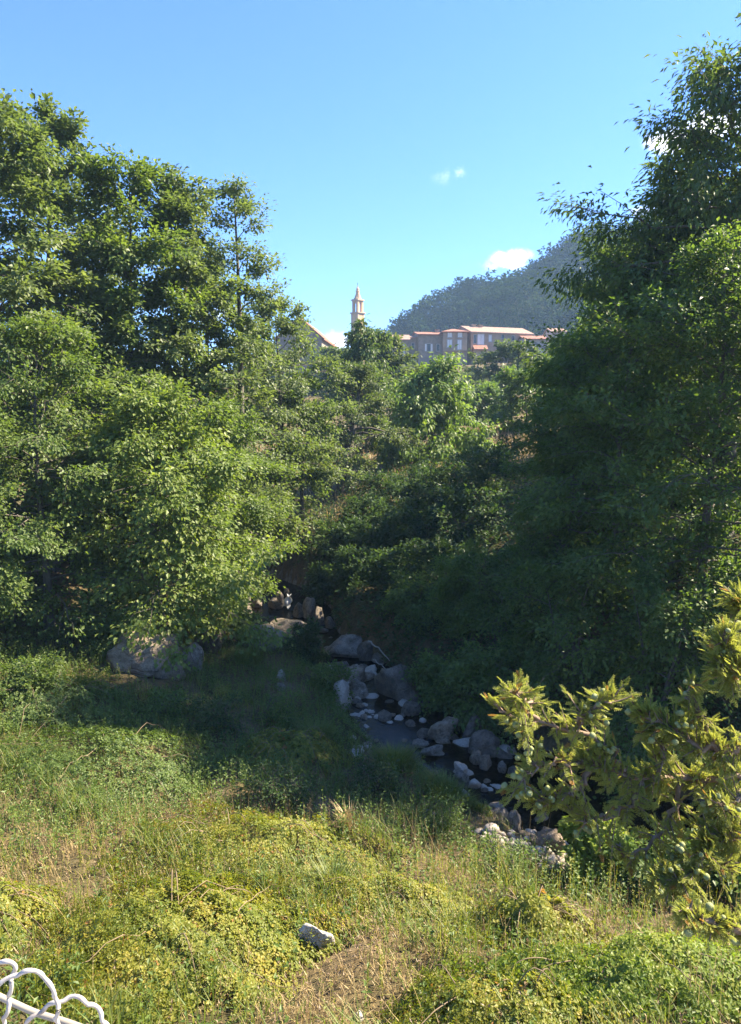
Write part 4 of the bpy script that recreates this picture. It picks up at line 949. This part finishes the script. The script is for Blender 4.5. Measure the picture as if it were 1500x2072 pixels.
# herbs: upright stems with leaves
def herbs(x, y, hgt, nleaf, leaf, lw, rg, tilt=.25, up=.35, shape=LEAF4):
    n = len(x); z = ground_z(x, y)
    az = rg.random(n) * 6.283; tl = np.abs(rg.normal(0, tilt, n))
    d = nrm(np.stack([np.cos(az) * tl, np.sin(az) * tl, np.ones(n)], -1))
    base = np.stack([x, y, z - .02], -1)
    s = (np.arange(nleaf) + 1) / nleaf
    pos = base[:, None] + (hgt[:, None] * (.12 + .88 * s)[None])[..., None] * d[:, None] + rg.normal(0, .012, (n, nleaf, 3))
    la = np.arange(nleaf)[None] * 2.4 + rg.random((n, 1)) * 6.28
    ld = np.stack([np.cos(la), np.sin(la), up + rg.normal(0, .3, (n, nleaf))], -1)
    ln = np.stack([-np.cos(la) * .4, -np.sin(la) * .4, np.ones((n, nleaf))], -1) + rg.normal(0, .3, (n, nleaf, 3))
    L = leaf * (1.15 - .5 * s)[None] * rg.uniform(.65, 1.3, (n, nleaf))
    rr = np.clip(np.repeat(rg.random(n), nleaf) * .7 + .3 * rg.random(n * nleaf), 0, 1)
    v1, f1, r1 = leaves(pos.reshape(-1, 3), ld.reshape(-1, 3), ln.reshape(-1, 3), L.ravel(), L.ravel() * lw, rr, shape)
    sd = np.cross(d, np.stack([np.cos(az + 1), np.sin(az + 1), np.zeros(n)], -1))
    v2, f2, r2 = leaves(base, d, sd, hgt, .006, .6, STEM)
    return np.concatenate([v1, v2]), np.concatenate([f1, f2 + len(v1)]), np.concatenate([r1, r2])
x, y = scatter_xy(22000, -11, 7, 5, 21, rg, lambda x, y: nearbank(x, y, .12) * (.30 + .5 * (sn(x, y, .7, 2) > -.1)) * np.where(y > 8.3, 1, .35) * (1 - .8 * dryness(x, y)) * (1 - .9 * bare(x, y)))
h = (.18 + .35 * rg.random(len(x))) * (1 + .35 * sn(x, y, .6, 7)) * np.clip(.4 + river(x, y)[0] * .4, .4, 1); v, f, r = herbs(x, y, h, 10, .066, .5, rg)
o = obj('undergrowth', mesh_np('undergrowth', v, f, r), M['herb']); o['kind'] = 'stuff'; o['label'] = 'low green herbs covering the shaded near bank'; o['category'] = 'undergrowth'
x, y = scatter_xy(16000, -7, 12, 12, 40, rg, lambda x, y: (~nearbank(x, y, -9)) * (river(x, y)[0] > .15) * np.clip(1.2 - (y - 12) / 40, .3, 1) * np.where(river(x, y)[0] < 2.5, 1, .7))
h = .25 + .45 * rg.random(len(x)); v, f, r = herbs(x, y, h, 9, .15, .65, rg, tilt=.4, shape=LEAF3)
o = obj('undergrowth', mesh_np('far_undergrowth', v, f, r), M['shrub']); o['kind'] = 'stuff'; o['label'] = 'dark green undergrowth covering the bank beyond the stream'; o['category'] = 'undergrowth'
x, y = scatter_xy(6000, -6, 6, 5, 13, rg, lambda x, y: nearbank(x, y, .3) * (.06 + .6 * dryness(x, y) + .4 * (sn(x, y, 1.9, 9) > .5)) * (1 - .5 * bare(x, y)))
h = .15 + .30 * rg.random(len(x)); v, f, r = herbs(x, y, h, 9, .035, .5, rg, up=.8)
o = obj('dried_weeds', mesh_np('dried_weeds', v, f, r), M['reddry']); o['kind'] = 'stuff'; o['label'] = 'reddish brown dried weeds scattered over the near bank'; o['category'] = 'weeds'

# taller weeds standing out of the scrub
x, y = scatter_xy(1200, -5, 5, 5.2, 9.2, rg, lambda x, y: nearbank(x, y, .4) * (.25 + .6 * (sn(x, y, 1.4, 6) > .1)) * (1 - .6 * bare(x, y)))
h = .35 + .38 * rg.random(len(x)); v, f, r = herbs(x, y, h, 15, .034, .5, rg, tilt=.22, up=.5)
o = obj('tall_weeds', mesh_np('tall_weeds', v, f, r), M['bramble']); o['kind'] = 'stuff'; o['label'] = 'thin upright leafy weeds standing out of the foreground scrub'; o['category'] = 'weeds'
x, y = scatter_xy(1600, -5, 5, 5.2, 10.5, rg, lambda x, y: nearbank(x, y, .4) * (.2 + .7 * (sn(x, y, 1.1, 8) > .2)))
h = .3 + .4 * rg.random(len(x)); v, f, r = herbs(x, y, h, 5, .018, .4, rg, tilt=.3, up=1.2)
o = obj('dry_stalks', mesh_np('dry_stalks', v, f, r), M['dry']); o['kind'] = 'stuff'; o['label'] = 'thin dry stalks scattered through the foreground scrub'; o['category'] = 'stalks'
# bramble thickets
def bramble(label, cx, cy, sx, sy, hgt, nleaf, mat='bramble', seed=0, ncane=26, leaf=.055, shape=LEAF4):
    nleaf = int(nleaf * 1.05)
    rg = np.random.default_rng(300 + seed)
    t = thing('bramble_thicket', label, 'bramble', (cx, cy, float(ground_z(cx, cy))), 'bramble thickets on the near bank')
    def surf(x, y):
        q = np.sqrt(((x - cx) / sx) ** 2 + ((y - cy) / sy) ** 2)
        return hgt * (np.exp(-1.6 * q ** 2.4) * (1 + .35 * sn(x, y, 1.9, seed) + .22 * sn(x, y, 4.4, seed + 1)) + .06)
    a = rg.random(nleaf) * 6.283; q = np.sqrt(rg.random(nleaf)) * 1.15 * (1 + .18 * np.sin(3 * a + seed) + .12 * np.sin(7 * a) + rg.normal(0, .08, nleaf))
    x = cx + sx * q * np.cos(a); y = cy + sy * q * np.sin(a)
    depth_ = rg.random(nleaf) ** 1.6
    z = ground_z(x, y) + surf(x, y) * (1 - .65 * depth_) + .03 + rg.normal(0, .02, nleaf)
    out = np.stack([(x - cx) / sx, (y - cy) / sy, np.full(nleaf, .9)], -1) + rg.normal(0, .3, (nleaf, 3))
    ha = rg.random(nleaf) * 6.283
    fwd = np.stack([np.cos(ha), np.sin(ha), rg.normal(.1, .3, nleaf)], -1)
    clump = np.clip(.45 + .28 * sn(x, y, 2.2, seed + 4) + rg.normal(0, .2, nleaf), 0, .93)
    clump = np.where(rg.random(nleaf) < .02, 1.0, clump)
    V, F, Rn = [], [], []; off = 0
    p = np.stack([x, y, z], -1) - np.array([cx, cy, t.location[2]])
    for da in (-1.05, 0, 1.05):
        c, s = math.cos(da), math.sin(da)
        n_ = nrm(out); f_ = nrm(fwd - (fwd * n_).sum(-1, keepdims=True) * n_); b_ = np.cross(n_, f_)
        dd = f_ * c + b_ * s
        L = leaf * rg.uniform(.65, 1.25, nleaf) * (1.1 if da == 0 else .95)
        v, f, r = leaves(p + dd * .012, dd + n_ * rg.normal(-.1, .2, (nleaf, 1)), n_ + rg.normal(0, .18, (nleaf, 3)), L, L * .74, clump, shape)
        V.append(v); F.append(f + off); Rn.append(r); off += len(v)
    cr = obj('leaves', mesh_np('leaves', np.concatenate(V), np.concatenate(F), np.concatenate(Rn)), M[mat], t); cr['kind'] = 'stuff'
    # arching canes
    a = rg.random(ncane) * 6.283; q0 = rg.random(ncane) * .6; le = rg.uniform(.5, 1.3, ncane) * min(sx, sy)
    s = np.linspace(0, 1, 9)
    bx, by = cx + sx * q0 * np.cos(a), cy + sy * q0 * np.sin(a)
    ca = a + rg.normal(0, .7, ncane)
    X = bx[:, None] + np.cos(ca)[:, None] * le[:, None] * s; Y = by[:, None] + np.sin(ca)[:, None] * le[:, None] * s
    Z = ground_z(X, Y) + surf(X, Y) * .85 + (np.sin(math.pi * np.clip(s * 1.1, 0, 1)) * .13)[None] * rg.uniform(.2, 1.5, ncane)[:, None]
    P = np.stack([X, Y, Z], -1) - np.array([cx, cy, t.location[2]])
    v, f = tubes(P, np.broadcast_to((.006 * (1.1 - .7 * s))[None], (ncane, 9)), 4); ac = Acc(); ac.add(v, f)
    cn = obj('canes', ac.mesh('canes', True), M['cane'], t); cn['kind'] = 'stuff'
bramble('large yellow-green sunlit bramble mound at the bottom left', -1.95, 6.7, 1.2, 1.25, .34, 19000, seed=1, ncane=14, leaf=.036)
bramble('shaded brownish bramble mound behind the sunlit one', -1.6, 9.4, 1.5, 1.15, .33, 8000, seed=2, leaf=.038, ncane=14)
bramble('bright green bramble spread at the bottom right corner', 2.5, 6.0, 1.7, .75, .28, 7600, mat='vine', seed=3, ncane=12, leaf=.042)
bramble('sunlit bramble patch beside the pale rough rock', -.1, 8.05, 1.2, .5, .25, 4200, seed=4, leaf=.036, ncane=10)
bramble('bramble at the left picture edge above the white railing', -3.9, 6.9, .6, .7, .38, 2400, seed=5, leaf=.045)
bramble('dim green bramble mound in the middle of the left bank', -4.6, 12.2, 2.0, 1.6, .42, 5200, mat='alder', seed=6, leaf=.046, ncane=10)
bramble('small bramble clump catching light in the middle of the bank', -1.5, 13.6, .9, .7, .42, 2000, seed=7, leaf=.06)
bramble('bramble clump at the far left below the left-edge bushes', -7.0, 14.6, 2.0, 1.6, .5, 4200, mat='alder', seed=8, leaf=.055, ncane=10)
bramble('low bramble along the bottom edge right of the dry patch', 1.0, 5.5, .8, .5, .2, 3400, seed=9, leaf=.036, ncane=8)
bramble('reddish bramble tangle left of the dirt patch', 1.75, 7.35, .65, .5, .42, 1700, seed=10)

# tufts catching the light
def tuft(label, cx, cy, r, h, n, mat, seed):
    rg = np.random.default_rng(400 + seed)
    a = rg.random(n) * 6.283; q = r * np.sqrt(rg.random(n))
    x = cx + q * np.cos(a); y = cy + q * np.sin(a)
    z = ground_z(x, y)
    d = np.stack([np.cos(a) * q / r * .55, np.sin(a) * q / r * .55, np.ones(n)], -1) + rg.normal(0, .12, (n, 3))
    nn = np.stack([-np.cos(a), -np.sin(a), .2 * np.ones(n)], -1)
    v, f, rr = leaves(np.stack([x, y, z - .02], -1), d, nn, h * rg.uniform(.5, 1.15, n), .012, np.clip(rg.normal(.5, .25, n), 0, 1), BLADE)
    tag(obj('grass_tuft', mesh_np('grass_tuft', v - np.array([cx, cy, 0]), f, rr), M[mat], loc=(cx, cy, 0)), label, 'grass tuft', 'tall grass tufts on the bank')
for i, (lab, u, v, z, r, h, n, mt) in enumerate([
        ('tall grass tuft at the water edge beside the flat stones', 800, 1565, .35, .36, .48, 1300, 'grass'), ('yellow-lit grass tuft in the middle of the bank', 640, 1510, .5, .22, .55, 600, 'grass'),
        ('lush grass tuft right of the water-edge tuft', 905, 1625, .35, .42, .4, 1300, 'grass'), ('grass tuft above the cobble bar', 985, 1650, .3, .26, .3, 700, 'grass'),
        ('pale straw tuft in the shaded grass', 705, 1705, .9, .12, .4, 140, 'dry'), ('tall weed tuft at the edge of the sunlit ground', 675, 1830, 1.35, .2, .55, 260, 'grass'),
        ('bright grass tuft in front of the long pale boulder', 500, 1345, .6, .35, .5, 800, 'grass')]):
    p = at_z(u, v, z); tuft(lab, p[0], p[1], r, h, n, mt, i)

# ------------------------------------------------------------------ cypress at the right
def cypress():
    rg = np.random.default_rng(900)
    bx, by = 3.0, 2.9
    z0 = float(ground_z(bx, by))
    t = thing('cypress_tree', 'yellow-green cypress branches with round cones reaching in from the right', 'tree', (bx, by, z0))
    O = np.array([bx, by, z0])
    ac = Acc()
    s = np.linspace(0, 1, 10)
    tr = np.stack([bx + .08 * np.sin(4 * s), by + .06 * np.sin(5 * s), z0 - .3 + (6.9 - z0) * s], -1)
    v, f = tubes((tr - O)[None], (.13 * (1 - .8 * s))[None], 10); ac.add(v, f)
    tips = []           # (point, direction, normal-ish)
    def limb(pts, r0, r1, seg=22):
        P = np.array(pts, dtype=float); k_ = np.linspace(0, 1, len(P)); ss_ = np.linspace(0, 1, seg)
        Q = np.stack([np.interp(ss_, k_, P[:, i]) for i in range(3)], -1)
        for _ in range(3): Q[1:-1] = (Q[:-2] + 2 * Q[1:-1] + Q[2:]) / 4
        Q[1:-1] += rg.normal(0, .008, (seg - 2, 3))
        v, f = tubes((Q - O)[None], np.linspace(r0, r1, seg)[None], 7); ac.add(v, f)
        return Q
    def pt(u, v, y): return at_y(u, v, y)
    def trunk_at(z): return np.array([bx, by, z])
    A_ = [(trunk_at(5.0), (1560, 1560, 2.7), (1400, 1583, 2.6), (1260, 1560, 2.5), (1180, 1540, 2.45)),
          ((1265, 1560, 2.5), (1235, 1510, 2.5), (1160, 1475, 2.45), (1075, 1468, 2.4), (1010, 1440, 2.35)),
          (trunk_at(5.3), (1560, 1480, 2.6), (1470, 1520, 2.5), (1420, 1515, 2.45), (1350, 1470, 2.5), (1290, 1440, 2.5)),
          ((1180, 1540, 2.45), (1130, 1550, 2.4), (1080, 1540, 2.4), (1060, 1590, 2.35)),
          (trunk_at(4.6), (1560, 1690, 2.5), (1470, 1680, 2.4), (1420, 1720, 2.35), (1400, 1770, 2.3), (1330, 1780, 2.3)),
          ((1380, 1585, 2.6), (1365, 1650, 2.5), (1330, 1700, 2.45), (1260, 1730, 2.4), (1240, 1700, 2.4)),
          ((1300, 1565, 2.55), (1270, 1640, 2.45), (1200, 1660, 2.4), (1150, 1640, 2.4)),
          (trunk_at(5.7), (1580, 1400, 2.5), (1500, 1370, 2.4), (1450, 1330, 2.4), (1470, 1290, 2.4)),
          (trunk_at(6.0), (1600, 1300, 2.6), (1530, 1250, 2.6), (1490, 1210, 2.6)),
          (trunk_at(4.2), (1620, 1860, 1.5), (1520, 1890, 1.45), (1450, 1860, 1.42), (1390, 1850, 1.4)),
          ((1440, 1520, 2.5), (1420, 1460, 2.5), (1400, 1420, 2.5), (1400, 1385, 2.5)),
          ((1200, 1550, 2.45), (1170, 1600, 2.4), (1120, 1620, 2.4), (1085, 1625, 2.4)),
          ((1420, 1720, 2.35), (1460, 1760, 2.35), (1500, 1730, 2.4)),
          ((1160, 1475, 2.45), (1190, 1440, 2.4), (1240, 1415, 2.4)),
          ((1330, 1575, 2.55), (1345, 1520, 2.5), (1320, 1480, 2.5)),
          ((1075, 1468, 2.4), (1070, 1420, 2.35), (1040, 1400, 2.3)),
          ((1500, 1600, 2.5), (1480, 1640, 2.4), (1440, 1620, 2.4))]
    limbs = []
    for i, pts in enumerate(A_):
        W = [p if isinstance(p, np.ndarray) else pt(*p) for p in pts]
        main = isinstance(pts[0], np.ndarray)
        limbs.append((limb(W, .019 if main else .010, .005 if main else .003), i, main))
    # more boughs to the far side of the trunk, beyond the right edge
    for i in range(9):
        a_ = rg.uniform(-1.9, 1.9); z = rg.uniform(3.4, 4.3); l_ = rg.uniform(.5, 1.0) * (1.1 - .35 * (z - 3.6) / 2.8)
        d = np.array([math.cos(a_), math.sin(a_) , .35])
        if d[0] < .15: continue
        W = [trunk_at(z), trunk_at(z) + d * l_ * .5, trunk_at(z) + d * l_ + np.array([0, 0, .15])]
        limbs.append((limb(W, .016, .004, 12), 99, True))
    # sprigs along the limbs
    SP, SD, SN, SL = [], [], [], []
    twP, twR = [], []
    for Q, i, main in limbs:
        L = np.linalg.norm(np.diff(Q, axis=0), axis=1).sum()
        n = int(L * (70 if i not in (99, 9) else 6 if i == 99 else 60))
        lo = (.30 if i in (0, 2, 4, 9) else (.45 if i in (7, 8) else .12)) if i != 99 else .3
        for k_ in range(n):
            u = rg.uniform(lo, 1.0); q = u * (len(Q) - 1); j = min(int(q), len(Q) - 2)
            p = Q[j] + (q - j) * (Q[j + 1] - Q[j]); d = nrm(Q[j + 1] - Q[j])
            side = nrm(np.cross(d, rg.normal(0, 1, 3))) * np.array([1, .8, 1.0])
            dd = nrm(d * rg.uniform(.3, 1.0) + side * rg.uniform(.5, 1.0) + np.array([0, 0, .12]))
            sc_ = .4 if i == 9 else 1.0
            l_ = rg.uniform(.035, .10) * (1.15 - .4 * u) * sc_
            kk = np.linspace(0, 1, 5)
            T = p + (kk * l_)[:, None] * dd + (kk ** 2 * l_)[:, None] * np.array([0, -.05, rg.normal(-.1, .2)])
            twP.append(T - O); twR.append(.0035 * (1 - .6 * kk))
            fn = nrm(np.array([.35, -.35, .8]) + rg.normal(0, .38, 3)); fn = nrm(fn - (fn @ dd) * dd); fb = np.cross(fn, dd)
            m_ = max(4, int(l_ / .0105)); sz = (.62 if i == 9 else 1.0)
            for w in range(m_):                      # alternate shoots in one plane, shorter to the tip
                uu = .18 + .82 * (w + rg.random() * .5) / m_; jj = min(int(uu * 4), 3); sg = 1 if w % 2 else -1
                an = rg.uniform(.55, .95) * (1.05 - .55 * uu)
                SP.append(T[jj] + (uu * 4 - jj) * (T[jj + 1] - T[jj])); SD.append(dd * math.cos(an) + fb * sg * math.sin(an) + rg.normal(0, .10, 3) + np.array([0, 0, -.06]))
                SL.append(rg.uniform(.026, .044) * (1.25 - .55 * uu) * sz); SN.append(fn + rg.normal(0, .16, 3))
            SP.append(T[-1]); SD.append(dd); SL.append(.034 * sz); SN.append(fn)
    v, f = tubes(np.array(twP), np.array(twR), 4); ac.add(v, f)
    obj('trunk', ac.mesh('trunk', True), M['twig'], t)
    # a flat spray: rachis with alternating side shoots, each with short scale tips
    tp, td, tl, tw = [], [], [], []
    tp.append((0, 0, 0)); td.append((1, 0, 0)); tl.append(1.0); tw.append(.075)
    for k_ in range(8):
        x_ = .12 + .10 * k_; sg = 1 if k_ % 2 else -1; l_ = .40 * (1 - .6 * x_) 
        dx_, dy_ = math.cos(.75), math.sin(.75) * sg
        tp.append((x_, 0, 0)); td.append((dx_, dy_, .05)); tl.append(l_); tw.append(.075)
        for m_, s2 in ((.35, 1), (.6, -1)):
            if True:
                a2 = .75 * sg + .62 * s2
                tp.append((x_ + dx_ * l_ * m_, dy_ * l_ * m_, .02)); td.append((math.cos(a2), math.sin(a2), .06)); tl.append(l_ * .5); tw.append(.075)
    tp, td, tl, tw = map(np.array, (tp, td, tl, tw))
    pv, pf, _ = leaves(tp, td, np.tile([0, 0, 1.], (len(tp), 1)), tl, tw, .5, LEAF4)
    SP, SD, SN, SL = map(np.array, (SP, SD, SN, SL))
    T = nrm(SD); Nn = nrm(SN - (SN * T).sum(-1, keepdims=True) * T); Bn = np.cross(Nn, T)
    V = SP[:, None] - O + SL[:, None, None] * (pv[None, :, 0:1] * T[:, None] + pv[None, :, 1:2] * Bn[:, None] + pv[None, :, 2:3] * Nn[:, None])
    F = (np.arange(len(SP))[:, None, None] * len(pv) + pf[None]).reshape(-1, 3)
    rr = np.repeat(np.clip(rg.normal(.48, .2, len(SP)), 0, .93) , len(pv))
    dead = np.repeat(rg.random(len(SP)) < .035, len(pv)); rr = np.where(dead, .99, rr)
    fo = obj('foliage', mesh_np('foliage', V.reshape(-1, 3), F, rr), M['cypress'], t); fo['kind'] = 'stuff'
    # cones: knobbly balls sharing one mesh
    cv, cf = ico(2)
    rr_ = 1 + .10 * np.sin(6 * cv[:, 0]) * np.sin(6 * cv[:, 1]) * np.sin(6 * cv[:, 2] + 1) - .08 * (np.abs(np.sin(4 * np.arctan2(cv[:, 1], cv[:, 0]))) < .25)
    cm = mesh_np('cone', cv * rr_[:, None], cf, smooth=True); cm.materials.append(M['cone'])
    nearest = [q for q in range(len(SP))]
    pick = []
    cl = [(1440, 1850, 1.42, 9, .08), (1500, 1900, 1.44, 8, .07), (1210, 1430, 2.4, 7, .06), (1060, 1560, 2.35, 9, .07), (1350, 1740, 2.3, 14, .10), (1390, 1790, 2.3, 12, .08), (1040, 1500, 2.35, 8, .06), (1240, 1500, 2.4, 6, .06),
          (1480, 1300, 2.4, 8, .08), (1420, 1440, 2.4, 10, .08), (1200, 1690, 2.4, 8, .06), (1085, 1625, 2.35, 8, .06), (1450, 1640, 2.4, 8, .08), (1330, 1480, 2.45, 6, .06)]
    for (u, v_, y_, nn_, sp) in cl:
        c0 = pt(u, v_, y_)
        for _ in range(nn_):
            p = c0 + rg.normal(0, sp * .55, 3)
            j = np.argmin(((SP - p) ** 2).sum(-1)); p = SP[j] + rg.normal(0, .012, 3)
            o_ = obj('cone', cm, parent=t, loc=tuple(p - O)); r_ = rg.uniform(.0085, .0125) * (.72 if y_ < 2 else .95); o_.scale = (r_, r_ * rg.uniform(.9, 1.1), r_ * rg.uniform(.9, 1.15)); o_.rotation_euler = tuple(rg.uniform(0, 6, 3))
cypress()

# ------------------------------------------------------------------ white twisted railing at the bottom left
def railing():
    y0 = .92
    t = thing('twisted_railing', 'white twisted metal railing hoops at the bottom left corner', 'railing', tuple(at_y(60, 2060, y0)))
    O = np.array(t.location)
    def tube(name, pts, r, mat, tw=1.0, y=(y0, y0)):
        pts = np.array(pts, dtype=float)
        P = np.array([at_y(a_, b_, yy) for (a_, b_), yy in zip(pts, np.linspace(y[0], y[1], len(pts)))])
        seg = np.concatenate([[0], np.cumsum(np.linalg.norm(np.diff(P, axis=0), axis=1))]); n_ = 90
        s_ = np.linspace(0, seg[-1], n_)
        Q = np.stack([np.interp(s_, seg, P[:, i]) for i in range(3)], -1)
        for _ in range(14): Q[1:-1] = (Q[:-2] + 2 * Q[1:-1] + Q[2:]) / 4
        if tw:       # the hand-twisted wobble of the bar
            Q = Q + tw * .0020 * np.stack([np.sin(s_ * 190), np.cos(s_ * 150), np.cos(s_ * 190)], -1)
        v, f = tubes((Q - O)[None], (r * (1 + (.10 if tw else 0) * np.sin(s_ * 330)))[None], 10)
        a_ = Acc(); a_.add(v, f); return obj(name, a_.mesh(name, True), M[mat], t)
    k_ = 1 / 2.143
    def c(l): return [(a_ * k_, 1600 + b_ * k_) for a_, b_ in l]
    tube('hoop', c([(-140, 800), (-80, 752), (0, 738), (45, 734), (66, 752), (64, 790), (47, 830), (42, 900), (30, 960), (15, 1015), (0, 1120), (-15, 1300)]), .0030, 'white')
    tube('hoop', c([(-60, 880), (0, 836), (60, 806), (100, 780), (150, 776), (200, 810), (235, 870), (252, 940), (246, 1010), (246, 1120), (250, 1300)]), .0030, 'white', y=(y0 - .02, y0 + .0))
    tube('hoop', c([(20, 1130), (110, 1010), (170, 960), (240, 915), (300, 895), (370, 902), (410, 935), (440, 975), (465, 1010), (480, 1100), (490, 1300)]), .0030, 'white', y=(y0 + .02, y0 + .04))
    tube('rail', c([(-260, 770), (0, 893), (150, 962), (290, 1003), (520, 1090)]), .005, 'railgrey', tw=0, y=(y0 + .16, y0 + .12))
    tube('rail', c([(-260, 1290), (0, 1290), (250, 1290), (520, 1290)]), .009, 'white', tw=0, y=(y0 + .0, y0 + .03))
railing()
# terrace edge the railing stands on (just below the picture)
tc_ = Acc(); box(tc_, -3, 1.2, -2.5, .86, 5.2, 5.55); te = obj('terrace', tc_.mesh('terrace'), M['slab']); te['kind'] = 'structure'

# ------------------------------------------------------------------ haze in the valley air
HAZE = 0.00045
m, t_, out = new_mat('haze')
pv_ = t_.nodes.new('ShaderNodeVolumePrincipled')
pv_.inputs['Color'].default_value = (.42, .66, 1.0, 1)
pv_.inputs['Density'].default_value = HAZE
pv_.inputs['Anisotropy'].default_value = .15
t_.links.new(pv_.outputs[0], out.inputs['Volume'])
zb_ = min(float(GZ.min()), float(HZ.min())) - 1
hz = Acc(); box(hz, -2600, 2600, -500, 3650, zb_, float(HZ.max()) + 20); h_o = obj('haze', hz.mesh('haze'), m); h_o['kind'] = 'stuff'
